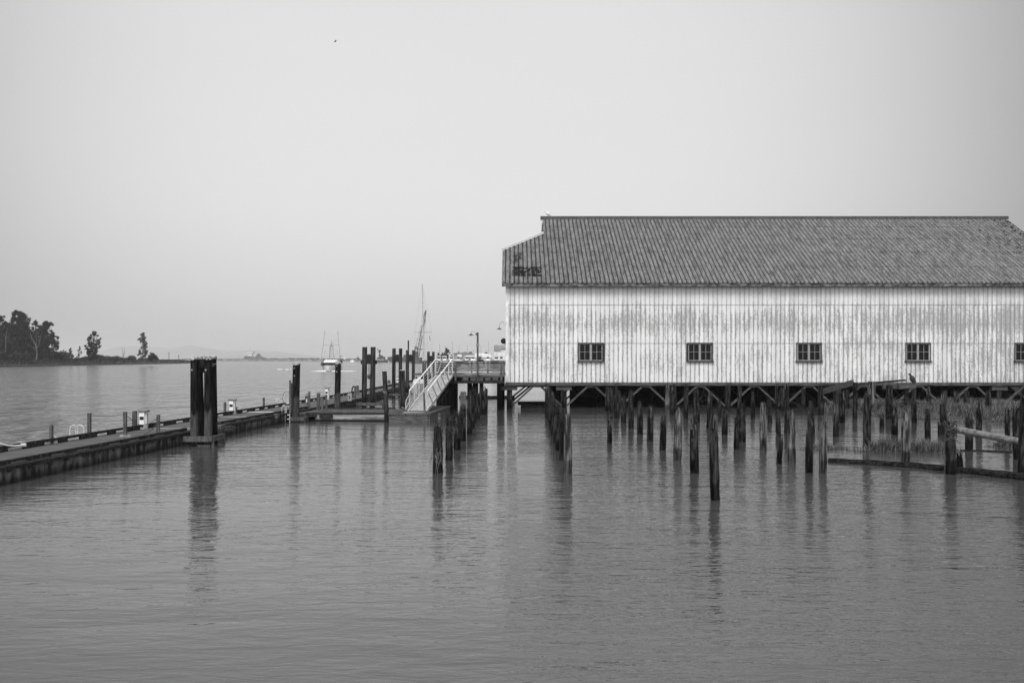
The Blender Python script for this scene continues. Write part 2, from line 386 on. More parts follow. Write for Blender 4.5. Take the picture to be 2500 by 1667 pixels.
def bank_z(o_):
    for (a, za), (c, zc) in zip(offs, offs[1:]):
        if a <= o_ <= c: return za+(zc-za)*(o_-a)/(c-a)
    return 2.7
# reeds on the bank
b = MB(); rnd = random.Random(3)
for i in range(9000):
    u = rnd.uniform(-60, 500); o_ = rnd.uniform(2, 60)**1.0; Y = bank_Y(u)+o_; X = (u-UC)*Y/F
    fade = min(1, max(.25, (500-u)/60)); z = bank_z(o_)*fade
    a = rnd.uniform(0, 6.28); bd = Vector((math.cos(a), math.sin(a), 0))
    b.blade((X, Y, z-.1), (0, 0, 1), rnd.uniform(.4, 1.1)*(.6+.6*abs(fb(X*.06, Y*.06, 0))), rnd.uniform(.25, .6), bd*.6)
tag(b.build('reeds', M['scrub']), 'low reeds and rough grass along the island shore', 'reeds', kind='stuff')
def leafclump(b, c, r, n, s, rnd, flat=.8):
    for _ in range(n):
        d = Vector((rnd.gauss(0,1), rnd.gauss(0,1), rnd.gauss(0,1))); d.normalize(); d *= r*rnd.random()**.45
        p = Vector(c)+Vector((d.x, d.y, d.z*flat)); nrm = Vector((rnd.gauss(0,1), rnd.gauss(0,1), rnd.gauss(0,1)+.5)).normalized()
        a = nrm.orthogonal().normalized(); q = nrm.cross(a); k = s*rnd.uniform(.6, 1.3)
        b.add([p-a*k, p+q*k*.6, p+a*k, p-q*k*.6], [(0,1,2,3)])
# scrub behind the reeds
b = MB()
for i in range(170):
    u = rnd.uniform(-80, 385); o_ = rnd.uniform(52, 90); Y = bank_Y(u)+o_; X = (u-UC)*Y/F
    hh = 1.6+1.6*max(0, fb(u*.03, 0, 5)*1.6+.3)
    if u < 160: hh += 2.6
    if 225 < u < 285: hh += 1.0
    r = hh*rnd.uniform(.55, .8); leafclump(b, (X, Y, 2.5+hh*.35), r, int(60+r*30), .30+.08*r, rnd, .75)
tag(b.build('shrubbery', M['scrub']), 'continuous low scrub along the top of the island bank', 'scrub', kind='stuff')

def tree(u, vt, wpx, Y, label, seed, z0=2.4, dens=1.0, lobes=16, trunk='bark', leafm='leaf', name='tree', low=.18, group='trees on the island bank', trunk_r=.22, lf=.24, gaps=.0, bare=0):
    rnd = random.Random(seed); base = Vector(((u-UC)*Y/F, Y, z0)); top = px(u, vt, Y).z; H = top-z0; W = wpx*1.25*Y/F/2
    root = empty(name, base, label, 'tree', group)
    t = MB(); lean = rnd.uniform(-.05, .05)*H
    pts = [base+Vector((lean*(k/6)**2+rnd.uniform(-.1,.1)*k*.3, 0, -.6+(H*.8+.6)*k/6)) for k in range(7)]
    t.tube(pts, [trunk_r*(1-.12*k) for k in range(7)], 7)
    cl = MB(); centers = []
    lobes = int(lobes*1.7)
    for i in range(lobes):
        f = low+(1-low)*((i+.5)/lobes)
        prof = math.sin(math.pi*min(1, max(.06, (f-low*.6)/(1.02-low*.6)))**.8)**.7
        a = rnd.uniform(0, 6.28)+i*2.4; rr = W*prof*rnd.uniform(.25, .82)
        r = W*rnd.uniform(.20, .38)*(.65+.35*prof)
        c = base+Vector((math.cos(a)*rr, math.sin(a)*rr, min(H-r*.75, H*f)))
        centers.append((c, r))
        k = min(5, max(1, int(f*6*.7)))
        t.tube([pts[k], (pts[k]+c)/2+Vector((0,0,-.1*H*.1)), c+Vector((0,0,r*.3))], [trunk_r*.4, trunk_r*.25, .03], 5)
        for _ in range(3): 
            e = c+Vector((rnd.uniform(-1,1), rnd.uniform(-1,1), rnd.uniform(-.3,1)))*r*1.05
            t.tube([(pts[k]+c)/2, e], [trunk_r*.15, .02], 4)
        if i >= lobes-bare: continue
        n = int(150*dens*max(.5, r))
        for _ in range(4):   # ragged sub-clumps
            d = Vector((rnd.gauss(0,1), rnd.gauss(0,1), rnd.gauss(0,.8))).normalized()*r*.65
            leafclump(cl, c+d, r*.5, n//4, lf, rnd)
    t.build('trunk', M[trunk], root); cl.build('crown', M[leafm], root)
    return root
tree(2, 770, 46, 520, 'dark broadleaf tree at the very edge of the island wood, cut by the frame', 1, lobes=22, dens=1.7)
tree(44, 759, 66, 530, 'tallest dark tree of the island wood with a spreading top', 2, lobes=30, dens=1.6)
tree(24, 790, 60, 505, 'broad lower tree filling the wood beneath the tallest crown', 3, lobes=24, dens=1.8, low=.08)
tree(62, 800, 46, 508, 'mid height dark tree between the tallest crown and the forked pale trunk', 4, lobes=22, dens=1.8, low=.06)
tree(87, 782, 34, 515, 'narrow round topped tree standing behind the forked pale trunk', 5, lobes=20, dens=1.5, low=.12)
tree(113, 784, 50, 512, 'full crowned tree at the outer end of the island wood', 6, lobes=26, dens=1.6, low=.1)
tree(131, 815, 36, 508, 'lower tree whose ragged boughs overhang the end of the wood', 7, lobes=16, dens=1.1, low=.05)
tree(106, 842, 50, 500, 'low bushy tree filling the foot of the wood beside the pale trunk', 21, lobes=12, dens=2.0, low=.02)
tree(35, 838, 56, 498, 'low bushy tree at the foot of the wood under the tallest crown', 22, lobes=12, dens=2.0, low=.02)
tree(228, 809, 36, 500, 'lone tree with a dense lower half and wispy open top', 8, lobes=22, dens=.8, low=.05)
tree(226, 836, 34, 498, 'dense rounded bush tree wrapped round the foot of the wispy lone tree', 9, lobes=14, dens=1.9, low=.02)
tree(349, 811, 26, 480, 'slender sparse tree standing alone near the end of the bank', 10, lobes=20, dens=.75, low=.05, trunk_r=.16, leafm='leaf2')
tree(173, 849, 18, 500, 'small ragged sapling rising from the scrub next to the wood', 11, lobes=9, dens=.9, low=.05, trunk_r=.1)
tree(193, 845, 13, 500, 'thin pale sapling midway between the wood and the wispy lone tree', 12, lobes=8, dens=.6, low=.1, trunk_r=.09, leafm='leaf2')
tree(372, 861, 30, 480, 'low spreading bush tree beside the slender sparse tree', 13, lobes=9, dens=1.1, low=.02, trunk_r=.1)
def bare(u, vb, vt, Y, label, paths, r=.28):
    root = empty('bare_tree', px(u, vb, Y), label, 'tree', 'trees on the island bank'); t = MB()
    for p in paths:
        q = [px(a, c, Y)+Vector((0, (i % 2)*.6, 0)) for i, (a, c) in enumerate(p[0])]; n = len(q)
        t.tube(q, [p[1]*(1-.75*i/(n-1)) for i in range(n)], 6)
    t.build('trunk', M['palebark'], root); return root
tree(55, 778, 50, 526, 'rounded dark crown beside the tallest tree of the wood', 34, lobes=26, dens=1.7, low=.2)
tree(72, 806, 50, 522, 'dark tree filling the gap behind the two pale trunks', 31, lobes=26, dens=1.7, low=.04)
tree(-8, 800, 60, 515, 'dense dark tree at the frame edge below the cut-off crown', 32, lobes=26, dens=1.8, low=.04)
tree(98, 812, 44, 516, 'dense tree behind the fork of the pale trunk', 33, lobes=24, dens=1.7, low=.04)
bare(89, 877, 815, 492, 'pale leafless tree with a forked trunk in front of the dark wood', [([(89.5,878),(89,862),(88.5,848),(84,838),(78,826),(72,812)], .42),
  ([(88.5,849),(92,845),(97,835),(98,820),(103,808)], .26), ([(88,846),(87,834),(89,822),(86,812)], .18), ([(89,853),(80,849),(70,843),(66,838)], .12), ([(84,838),(79,833),(72,826),(70,818)], .12)])
bare(13, 875, 800, 492, 'pale slim trunk with short limbs near the edge of the frame', [([(12,870),(13,850),(14,828),(15,812),(18,800)], .28),
  ([(14,828),(20,818),(24,806)], .12), ([(14,826),(8,816),(4,812)], .12)])
bare(300, 874, 845, 480, 'pair of thin leafless stems above the bank scrub', [([(300,874),(299,858),(297,845)], .12), ([(301,874),(303,858),(303,846)], .12), ([(300,866),(305,858)], .06)])
for u, vt, lab in ((412.5, 860, 'thin grey marker post on the bank, the taller of two'), (436.5, 866, 'short thin marker post on the bank close to the big mooring piles')):
    p = px(u, 878, 490); o = MB().tube([p, px(u, vt, 490)], .14, 7).box(px(u, vt, 490), (.34,.34,.12)).build('marker_post', M['palebark'], loc=p)
    tag(o, lab, 'marker post', 'marker posts on the bank')
# breakwater of rocks
root = empty('breakwater', px(700, 880, 1450), 'long low breakwater of pale boulders along the far side of the river', 'breakwater')
b = MB(); rnd = random.Random(5)
def bwY(u): return HC*F/((881.6 if u < 525 else 881.6+(u-525)*.0022)-VH)
core = []
for i in range(41):
    u = 440+445*i/40; Y = bwY(u); X = (u-UC)*Y/F; h = 3.2 if u < 780 else 3.2-1.6*(u-780)/105
    core.append([(X, Y-2, -.5), (X, Y+4, h*.8), (X, Y+10, h), (X, Y+18, -.5)])
for r_ in core: b.v += r_
for i in range(40):
    for j in range(3): k = i*4+j; b.f.append((k, k+4, k+5, k+1))
for i in range(3200):
    u = rnd.uniform(440, 885); t_ = rnd.random(); Y = bwY(u); X = (u-UC)*Y/F; h = 3.2 if u < 780 else 3.2-1.6*(u-780)/105
    c = Vector((X, Y-1+t_*11, h*min(1, t_*1.5)-.1)); s = rnd.uniform(.5, 1.25)
    pts = [c+Vector((rnd.uniform(-1,1), rnd.uniform(-1,1), rnd.uniform(-.6,.7)))*s for _ in range(6)]
    b.add(pts, [(0,1,2),(0,2,3),(0,3,4),(0,4,1),(5,2,1),(5,3,2),(5,4,3),(5,1,4)])
b.build('boulders', M['rock'], root)
b = MB()
for i in range(110):
    u = rnd.uniform(640, 880); Y = bwY(u)+12; leafclump(b, ((u-UC)*Y/F, Y, 3.1 if u < 780 else 2.6), rnd.uniform(1, 2.4), 26, .8, rnd, .6)
o = b.build('scrub', M['scrub'], root)
# land behind the pier
b = MB()
b.add([(-75,720,-.5),(-73,722,1.2),(60,640,1.2),(400,600,1.2),(400,1500,1.2),(-60,1500,1.2),(60,636,-.5),(400,596,-.5)], [(0,1,2,6),(6,2,3,7),(1,5,4,3,2)])
tag(b.build('shore', M['bank']), kind='structure')
b = MB()
b.add([(2,0,0)], [])
b = MB()
# muddy marsh bank in front of and under the shed
def sm(x, a, c): t = min(1, max(0, (x-a)/(c-a))); return t*t*(3-2*t)
def marsh_h(X, Y):
    Yf = 55-(X-21.6)*1.55 if X < 30 else 42-(X-30)*.3
    h = min((Y-Yf)/10, (X-20.6+ .6*fb(Y*.3, 0, 0))/3.5, .62)*.42
    h = max(h, -.3)
    back = -.35+2.2*sm(Y, 76, 87)*sm(X, 5, 13); h = max(h, back)  # rear rise added to close the view under the shed and keep it dark
    for cx, cy, rx, ry, a in ((11.2,36.4,1.0,.55,.34),(13.5,35.5,1.2,.5,.34),(15.0,35.6,1.0,.6,.33),(23.0,63.4,.9,.8,.35),(17.6,36.0,1.3,.25,.31),(18.6,37.2,.8,.6,.36),(20.5,47.5,.5,1,.2)):
        e = ((X-cx)/rx)**2+((Y-cy)/ry)**2
        h = max(h, -.28+a*math.exp(-e*.7)+ .0)
    return h+.05*fb(X*.8, Y*.8, 0)
b = MB(); st = .42; nx, ny = int(60/st), int(62/st)
hs = [[marsh_h(4+i*st, 34+j*st) for j in range(ny+1)] for i in range(nx+1)]
for i in range(nx+1):
    for j in range(ny+1): b.v.append((4+i*st, 34+j*st, hs[i][j]))
for i in range(nx):
    for j in range(ny):
        if max(hs[i][j], hs[i+1][j], hs[i][j+1], hs[i+1][j+1]) > -.12:
            k = i*(ny+1)+j; b.f.append((k, k+ny+1, k+ny+2, k+1))
tag(b.build('mud_bank', M['mud'], smooth=True), kind='structure')
b = MB(); rnd = random.Random(8)
def tuft(X, Y, n, h):
    for _ in range(int(n*1.7)):
        a = rnd.uniform(0, 6.28); d = Vector((math.cos(a), math.sin(a), 0)); w_ = .007+.00022*Y
        z = marsh_h(X, Y); lean = Vector((.35+.3*math.sin(X*1.7), .1, 0))+d*.8
        b.blade((X+rnd.gauss(0,.07), Y+rnd.gauss(0,.07), z-.05), Vector((lean.x*.12, lean.y*.12, 1)), h*rnd.uniform(.35, 1.2)*(.8+.5*math.sin(X*.9+Y*.4)), w_*rnd.uniform(.6,1.2), lean)
n_ = 0
while n_ < 5200:
    X = rnd.uniform(9, 40); Y = rnd.uniform(34.2, 71)
    if X/Y > .56 or X/Y < .22: continue
    if marsh_h(X, Y) < .0: continue
    if Y > 66: continue
    near = Y < 40
    tuft(X, Y, 9, .42 if near else .5); n_ += 1
for _ in range(950):
    cx, cy, rx, ry = rnd.choice(((11.2,36.4,1.0,.4),(13.5,35.5,1.0,.35),(15.0,35.6,.8,.4),(13.2,35.6,1.3,.4),(23.0,63.4,.9,.8),(18.5,37.3,.6,.4)))
    tuft(cx+rnd.gauss(0,.6)*rx, cy+rnd.gauss(0,.7)*ry, 8, rnd.uniform(.2,.5))
tag(b.build('marsh_grass', M['grass']), 'tall dry marsh grass growing between the old piles and along the mud', 'grass', kind='stuff')

# ------------------------------------------------------------------ THE SHED
X1 = 41.4; YB = 89.1; EY, EZ = 66.35, 8.38; RY, RZ = 78.0, 14.29; SL = (RZ-EZ)/(RY-EY)
shed = empty('net_shed', (20.5, 78, 1.73), 'long white corrugated waterfront shed on piles with a mottled grey roof', 'shed')
ZF = 1.73
WINX = [(1442.5+266.2*k-UC)*WY/F for k in range(5)]; WW = 1.62; WZ0, WZ1 = 3.17, 4.33
def corr_wall(b, xa, xb, y, z0, z1, cuts=()):
    prof = [(0,0),(.252,0),(.262,.016),(.282,.016),(.292,0)]
    xs = []; n = int((xb-xa)/PITCH)+1
    for i in range(n):
        for dx, dy in prof:
            x = xa+i*PITCH+dx
            if x <= xb: xs.append((x, y+dy))
    xs.append((xb, y))
    for (x, yy), (x2, y2) in zip(xs, xs[1:]):
        mid = (x+x2)/2
        if any(c-WW/2 < mid < c+WW/2 for c in cuts): continue
        b.add([(x,yy,z0),(x2,y2,z0),(x2,y2,z1),(x,yy,z1),(x,yy+.012,z0),(x2,y2+.012,z0)], [(0,1,2,3),(4,5,1,0)])
b = MB()
corr_wall(b, WX0, X1, WY, ZF-.05, WZ0)
corr_wall(b, WX0, X1, WY, WZ0, WZ1, WINX)
corr_wall(b, WX0, X1, WY-.02, WZ1, 6.905)
corr_wall(b, WX0, X1, WY-.04, 6.905, 8.3)
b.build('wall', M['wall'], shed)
b = MB()   # end and back walls
GY0 = EY+(11.05-EZ)/SL; GY1 = 2*RY-GY0
for x in (WX0+.01, X1-.01):
    b.prism([(x,WY+.06,ZF-.05),(x,YB,ZF-.05),(x,YB,8.3),(x,GY1,11.0),(x,GY0,11.0),(x,WY+.06,8.3)], (.06 if x < 5 else -.06, 0, 0))
b.box(((WX0+X1)/2, YB+.03, 5.0), (X1-WX0, .06, 6.6))
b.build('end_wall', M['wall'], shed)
b = MB()
b.box((WX0+.06, WY-.065, 5.0), (.20, .03, 6.5)); b.box((WX0-.02, WY+.05, 5.0), (.03, .22, 6.5))
b.build('corner_board', M['trim'], shed)
# roof: five courses of corrugated sheet, clipped on the hip line
HX0 = -.68; HXG = 2.35; HZ0, HZ1 = 11.05, 12.65; XR0, XR1 = HX0, X1+.30
rows_v = [690, 651, 616, 584, 554, 533]
def roofY(v):   # plane point on this pixel row
    k = (VH-v)/F; return (EZ-HC-SL*EY)/(k-SL)
rows = [roofY(v) for v in rows_v]; rows[0] = EY; rows[-1] = RY
def ymax(x):
    d = min(x-HX0, XR1-x)
    if d < 3.03: return EY+(HZ0+(HZ1-HZ0)*max(0, d)/3.03-EZ)/SL
    return RY
prof = [(0,0),(.10,.012),(.16,.05),(.20,.055),(.24,.05),(.275,.012)]
def roof_side(b, mirror):
    xs = []; x = XR0
    while x < XR1:
        for dx, dz in prof:
            if x+dx < XR1: xs.append((x+dx, dz))
        x += PITCH
    xs.append((XR1, 0))
    for r in range(5):
        ya, yb_ = rows[r]-.05, rows[r+1]
        for (x, dz), (x2, dz2) in zip(xs, xs[1:]):
            mx = (x+x2)/2; lim = ymax(mx)
            if lim <= ya or (mirror and not -.35 < mx < X1): continue
            q0, q1 = min(yb_, ymax(x)), min(yb_, ymax(x2))
            li = .02
            jit = 0
            P = []
            for (xx, yy, dd, up) in ((x,ya,dz,li),(x2,ya,dz2,li),(x2,q1,dz2,0),(x,q0,dz,0)):
                P.append(Vector((xx, yy, EZ+(yy-EY)*SL+dd+up+jit)))
            P.append(P[0]-Vector((0,0,.03+dz))); P.append(P[1]-Vector((0,0,.03+dz2)))
            if mirror: P = [Vector((p.x, 2*RY-p.y, p.z)) for p in P]
            b.add(P, [(0,1,2,3),(4,5,1,0)])
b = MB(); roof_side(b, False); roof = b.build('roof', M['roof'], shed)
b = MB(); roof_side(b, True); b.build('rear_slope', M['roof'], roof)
b = MB()
for xa, xb in ((HX0, HX0+3.03), (XR1, XR1-3.03)):       # hip slopes and gablets
    ya0, ya1 = GY0, EY+(HZ1-EZ)/SL
    b = MB(); b.add([(xa,ya0,HZ0-.03),(xb,ya1,HZ1-.03),(xb,2*RY-ya1,HZ1-.03),(xa,2*RY-ya0,HZ0-.03)], [(0,1,2,3)])
    b.add([(xb,ya1,HZ1-.03),(xb,RY,RZ-.03),(xb,2*RY-ya1,HZ1-.03)], [(0,1,2)])
    b.build('hip', M['roof'], roof)
b = MB()
for s_, xa, xb in ((1, HX0, HX0+3.03), (-1, XR1, XR1-3.03)):
    ya1 = EY+(HZ1-EZ)/SL
    MB().bar((xa-.02*s_, GY0-.02, HZ0+.12), (xb, ya1-.02, HZ1+.12), .10, .15).build('hip_flashing', M['trim'], roof)
b = MB(); b.bar((HXG-.12, RY, RZ+.12), (XR1-3.0+.1, RY, RZ+.12), .42, .06)
for s_ in (-1, 1): b.bar((HXG-.12, RY+s_*.2, RZ+.02), (XR1-3.0+.1, RY+s_*.2, RZ+.02), .05, .22)
b.build('ridge_cap', M['darksteel'], roof)
b = MB(); x = XR0
while x < XR1-.1:
    L_ = min(random.uniform(3.2, 4.6), XR1-x); b.box((x+L_/2, EY+.02, EZ-.13+random.uniform(-.01,.01)), (L_-.02, .05, .25)); x += L_
b.build('fascia', M['eave'], roof)
b = MB(); b.box(((WX0+X1)/2, (EY+WY)/2+.03, EZ-.02), (X1-WX0+.5, WY-EY-.06, .03)); b.build('soffit', M['trim'], roof)
# windows
for c in WINX:
    wn_ = MB(); y = WY-.045
    zc = (WZ0+WZ1)/2; h = WZ1-WZ0
    wn_.box((c-WW/2-.02, y+.03, zc), (.045, .12, h+.06)); wn_.box((c+WW/2+.02, y+.03, zc), (.045, .12, h+.06))
    wn_.box((c, y+.03, WZ1+.03), (WW+.1, .12, .06))
    wf = wn_.build('window', M['darkframe'], shed)
    MB().box((c, y-.0, WZ0-.04), (WW+.2, .22, .09)).build('sill', M['darkframe'], wf)
    for s_ in (-1, 1):
        cx = c+s_*.405; sw = .74; b = MB(); ys = y+.06+(0 if s_ < 0 else .03)
        for dx in (-sw/2+.02, sw/2-.02): b.box((cx+dx, ys, zc), (.045, .04, h-.02))
        for dz in (-h/2+.03, h/2-.03): b.box((cx, ys, zc+dz), (sw-.09, .04, .045))
        b.box((cx, ys, zc), (.022, .03, h-.12)); b.box((cx, ys+.003, zc+.02), (sw-.09, .025, .020))
        if s_ < 0: b.box((cx+sw/2+.035, ys-.02, zc), (.07, .05, h-.02))
        sash = b.build('sash', M['winframe'], wf)
    MB().add([(c-WW/2,y+.12,WZ0),(c+WW/2,y+.12,WZ0),(c+WW/2,y+.12,WZ1),(c-WW/2,y+.12,WZ1)], [(0,1,2,3)]).build('pane', M['glass'], wf)
# floor, things indoors seen dimly through the panes
b = MB(); b.box(((WX0+X1)/2, (WY+YB)/2+.15, 1.58), (X1-WX0, YB-WY-.1, .24)); b.build('floor', M['pierdark'], shed)
for k in range(12):
    MB().box((.2+k*3.66, 70.5, 5), (.22, .22, 6.4)).build('indoor_post', M['rail2'], shed)
# sill beam and substructure
b = MB(); x = WX0-.1
while x < X1:
    L_ = min(random.uniform(4, 6.5), X1-x+.1); b.box((x+L_/2, WY-.03+random.uniform(-.01,.01), 1.60+random.uniform(-.008,.008)), (L_-.015, .22, .17)); x += L_
b.build('sill_beam', M['pierwood'], shed)
b = MB(); b.box(((WX0+X1)/2, WY-.10, 1.715), (X1-WX0, .12, .03)); b.build('drip_board', M['black'], shed)
PX = [-.165+3.66*j for j in range(12)]; PY = [67.05+3.65*k for k in range(7)]
for k, yy in enumerate(PY):
    for j, xx in enumerate(PX):
        r = random.uniform(.16, .20); zt = 1.18 if k == 0 else 1.3
        MB().tube([(xx+random.uniform(-.08,.08), yy, -1.4), (xx, yy, .2), (xx, yy, zt)], [r*1.1, r, r*.95], 12).build('pile', M['pile'], shed, True)
    b = MB()
    if k == 0:
        for xx in (PX[0], PX[1], PX[9]): MB().box((xx, yy, 1.345), (1.05, .34, .30)).build('pile_cap', M['pierwood'], shed)
    else:
        b.box(((WX0+X1)/2, yy, 1.38), (X1-WX0, .3, .15)); b.build('cross_beam', M['pierdark'], shed)
for k in (0, 1, 3):
    yy = PY[k]+(-.12 if k == 0 else .2)
    for j in range(11):
        m_ = (PX[j]+PX[j+1])/2
        for s_ in (-1, 1):
            b = MB(); b.bar((m_+s_*.28, yy, 1.42), (m_+s_*1.66, yy+.02*s_, .15 if k == 0 else .3), .12, .20, up=(0,1,0)); b.build('brace', M['pierwood' if k == 0 else 'pierdark'], shed)
        if k == 0: MB().box((m_, yy-.01, 1.45), (.66, .16, .12)).build('brace_block', M['pierwood'], shed)
# low planks and logs lying under the shed near the first bays
tag(MB().tube([(.6,67.9,.08),(3.2,68.1,.05)], .10, 8).tube([(.4,69.2,.22),(3.4,69.4,.22)], .13, 8).build('drift_log', M['log'], loc=(2,68.5,0)), 'pair of dark drift logs lodged under the first bay of the shed', 'log')
b = MB(); b.box((20, 86.5, .9), (30, .2, 1.9)); b.build('dark_backing', M['pierdark'], shed)  # invented backing across the rear so the underside of the shed stays black
# gooseneck lamps and bell on the end wall
def gooseneck(b, p, s=1.0):     # p: mount point, arm reaching to -X
    p = Vector(p); pts = []
    for t in range(13):
        a = t/12
        x = -1.05*a*s; z = (.0 if a < .1 else 0)
        pts.append(p+Vector((x, 0, s*(.55*math.sin(math.pi*min(1, a*1.0))**.8 + (-.12*math.sin(2*math.pi*a))))))
    pts.append(p+Vector((-1.07*s, 0, -.18*s))); pts.append(p+Vector((-1.07*s, 0, -.32*s)))
    b.tube(pts, .022*s, 7); return pts[-1]
def lamp_shade(b, q, s=1.0):
    b.lathe((q[0], q[1], q[2]-.22*s), [(.36*s,0),(.37*s,.02*s),(.24*s,.10*s),(.10*s,.15*s),(.07*s,.24*s),(.03*s,.26*s)], 16)
lp = px(1236, 795, 69.5)
root = empty('wall_lamp', lp, 'curved gooseneck lamp fixed to the end wall of the shed', 'lamp')
b = MB(); q = gooseneck(b, lp, .46); b.box(lp, (.1,.14,.14)); b.build('arm', M['darksteel'], root); b = MB(); lamp_shade(b, q, .52); b.build('lamp_shade', M['darksteel'], root)
bp = px(1229.5, 832.5, 69.0)
root = empty('alarm_bell', bp, 'round black alarm bell bracketed to the end wall under the gooseneck lamp', 'bell')
MB().tube([bp+Vector((0,-.09,0)), bp+Vector((0,-.02,0)), bp+Vector((0,.06,0))], [.10,.20,.19], 16).build('gong', M['black'], root)
MB().bar(bp+Vector((0,.04,0)), px(1238, 834, 69.0)+Vector((0,.04,0)), .06, .08).bar(bp+Vector((0.02,.04,0)), px(1234, 842, 69.0)+Vector((0,.04,0)), .05, .05).build('bracket', M['darksteel'], root)

# ------------------------------------------------------------------ OLD PILES IN THE WATER
def rotted(X, Y, r, zt, style, seed, label, group, lean=0.0, moss=1.0, name='old_pile'):
    rnd = random.Random(seed); root = empty(name, (X, Y, 0), label, 'pile', group)
    b = MB(); n = 18; zb = -1.0; m = max(7, int((zt-zb)/.16)); base = 0
    jag = {'flat': .03, 'jag': .34, 'split': .75, 'spike': .55, 'pale': .30}[style]*min(1, max(.35, zt))
    ph = rnd.uniform(0, 50); sq = rnd.uniform(.9, 1.1)
    tops = [zt-abs(fb(math.cos(2*math.pi*k/n)*1.3+ph, math.sin(2*math.pi*k/n)*1.3, ph, 2))*jag*2.4-rnd.random()*jag*.4 for k in range(n)]
    if style == 'split':
        k0 = rnd.randrange(n)
        for k in range(n):
            d = min((k-k0) % n, (k0-k) % n); tops[k] = zt-(0.05 if d < 3 else rnd.uniform(.55, .95)*jag)
    if style == 'spike':
        k0 = rnd.randrange(n); tops[k0] = zt; tops[(k0+1) % n] = zt-.05
    mx = max(tops); tops = [t+(zt-mx) for t in tops]
    for i in range(m+1):
        f = i/m
        for k in range(n):
            a = 2*math.pi*k/n; z = zb+(tops[k]-zb)*f; h = (z-zb)/(zt-zb)
            tap = 1.06-.16*h-(.30 if style in ('jag','spike','pale') else .1)*max(0, h-.72)/.28*.8
            rr = r*1.04*tap*(1+.11*fb(math.cos(a)*2+ph, math.sin(a)*2, z*1.1)+.13*fb(math.cos(a)*5+ph, math.sin(a)*5, z*2.6)+.03*rnd.uniform(-1,1))
            lx = lean*(z); b.v.append((X+lx+rr*math.cos(a)*sq, Y+rr*math.sin(a), z))
    for i in range(m):
        for k in range(n): k2 = (k+1) % n; b.f.append((i*n+k, i*n+k2, (i+1)*n+k2, (i+1)*n+k))
    lo = min(tops)-.06*(style != 'flat'); s0 = len(b.v)
    for k in range(n):
        a = 2*math.pi*k/n; zz = lo+(tops[k]-lo)*.35; b.v.append((X+lean*zz+r*.45*math.cos(a), Y+r*.45*math.sin(a), zz+(0 if style != 'flat' else .01)))
    for k in range(n): k2 = (k+1) % n; b.f.append((m*n+k, m*n+k2, s0+k2, s0+k))
    b.f.append(tuple(s0+k for k in range(n)))
    b.build('shaft', M['pile_pale' if style == 'pale' else 'pile'], root)
    if style in ('split', 'pale', 'spike', 'jag'):     # torn splinters standing at the head
        s = MB()
        for _ in range(5 if style != 'jag' else 3):
            a = rnd.uniform(0, 6.28); q = Vector((X+lean*zt+math.cos(a)*r*.7, Y+math.sin(a)*r*.7, 0)); z0 = zt-rnd.uniform(.35, .9)*min(1, zt*.7); z1 = zt-rnd.uniform(0, .22)*min(1, zt)
            s.tube([q+Vector((0,0,z0)), q+Vector((rnd.uniform(-.02,.02),0,(z0+z1)/2)), q+Vector((rnd.uniform(-.05,.05),rnd.uniform(-.03,.03),z1))], [r*.22, r*.17, .006], 5)
        s.build('splinters', M['pile_pale'], root)
    if moss > 0:
        s = MB()
        for _ in range(int(150*moss)):
            a = rnd.uniform(0, 6.28); h = rnd.random()**.6; z = .55+(max(zt-.05, .6)-.55)*h
            if z > zt: continue
            o_ = Vector((math.cos(a), math.sin(a), 0)); rr = r*(.97-.2*max(0, (z/zt-.72)/.28)*(style != 'flat'))
            d = (o_*rnd.uniform(.1, .5)+Vector((rnd.uniform(-.3,.3), rnd.uniform(-.3,.3), rnd.choice((-1,-1,-1,.8))))).normalized()
            s.blade(Vector((X+lean*z, Y, z))+o_*rr, d, rnd.uniform(.06, .20)*(.7+moss*.4), rnd.uniform(.008, .018), o_*.15)
        for _ in range(int(70*moss)):     # tuft on the head
            a = rnd.uniform(0, 6.28); o_ = Vector((math.cos(a), math.sin(a), 0)); z = zt-rnd.uniform(.02, .4)*min(1, zt)
            s.blade(Vector((X+lean*z, Y, z))+o_*r*rnd.uniform(.2,.9), Vector((o_.x*.6, o_.y*.6, rnd.uniform(.2, 1))), rnd.uniform(.08, .24), rnd.uniform(.007, .014), o_*.5-Vector((0,0,.3)))
        s.build('dead_moss', M['moss'], root)
    return root
NTH = ['first','second','third','fourth','fifth','sixth','seventh','eighth','ninth','tenth','eleventh','twelfth','thirteenth','fourteenth','fifteenth','sixteenth','seventeenth','eighteenth']
LOOK = {'flat': 'sawn-off mossy', 'jag': 'ragged-topped', 'split': 'split sliver-topped', 'spike': 'spike-topped', 'pale': 'pale splintered'}
def pile_px(u, vb, vt, w, style, seed, label, group, **k):
    Y = HC*F/(vb-VH); return rotted((u-UC)*Y/F, Y, w*Y/F/2, HC-(vt-VH)*Y/F, style, seed, label, group, **k)
ROWS = {
 'row beside the gangway float': [(1069,1154,1030,25,'jag',1.1),(1096.6,1123,1013,17,'jag',1.2),(1115.7,1098,1001,17,'spike',1.5),(1130,1076,988,15,'jag',1.5),(1146,1060,958,14,'jag',1.2),
   (1151,1044,950,14,'jag',1.0),(1158,1032,946,12,'split',1.0),(1166,1022,958,12,'jag',1.2),(1179,1012,941,18,'spike',.8),(1187,1005,948,8,'flat',.3)],
 'row under the shed corner': [(1386.5,1155,1007,21,'pale',.5),(1376,1124,994,19,'flat',.9),(1362,1099,985,14,'jag',1.2),(1355,1078,975,13,'jag',1.1),(1350,1061,965,12,'jag',1.0),
   (1346,1044,956,11,'spike',1.2),(1343,1032,950,11,'jag',1.2),(1339,1022,944,12,'jag',1.2),(1336,1012,938,12,'spike',1.0)],
}
sd = 100
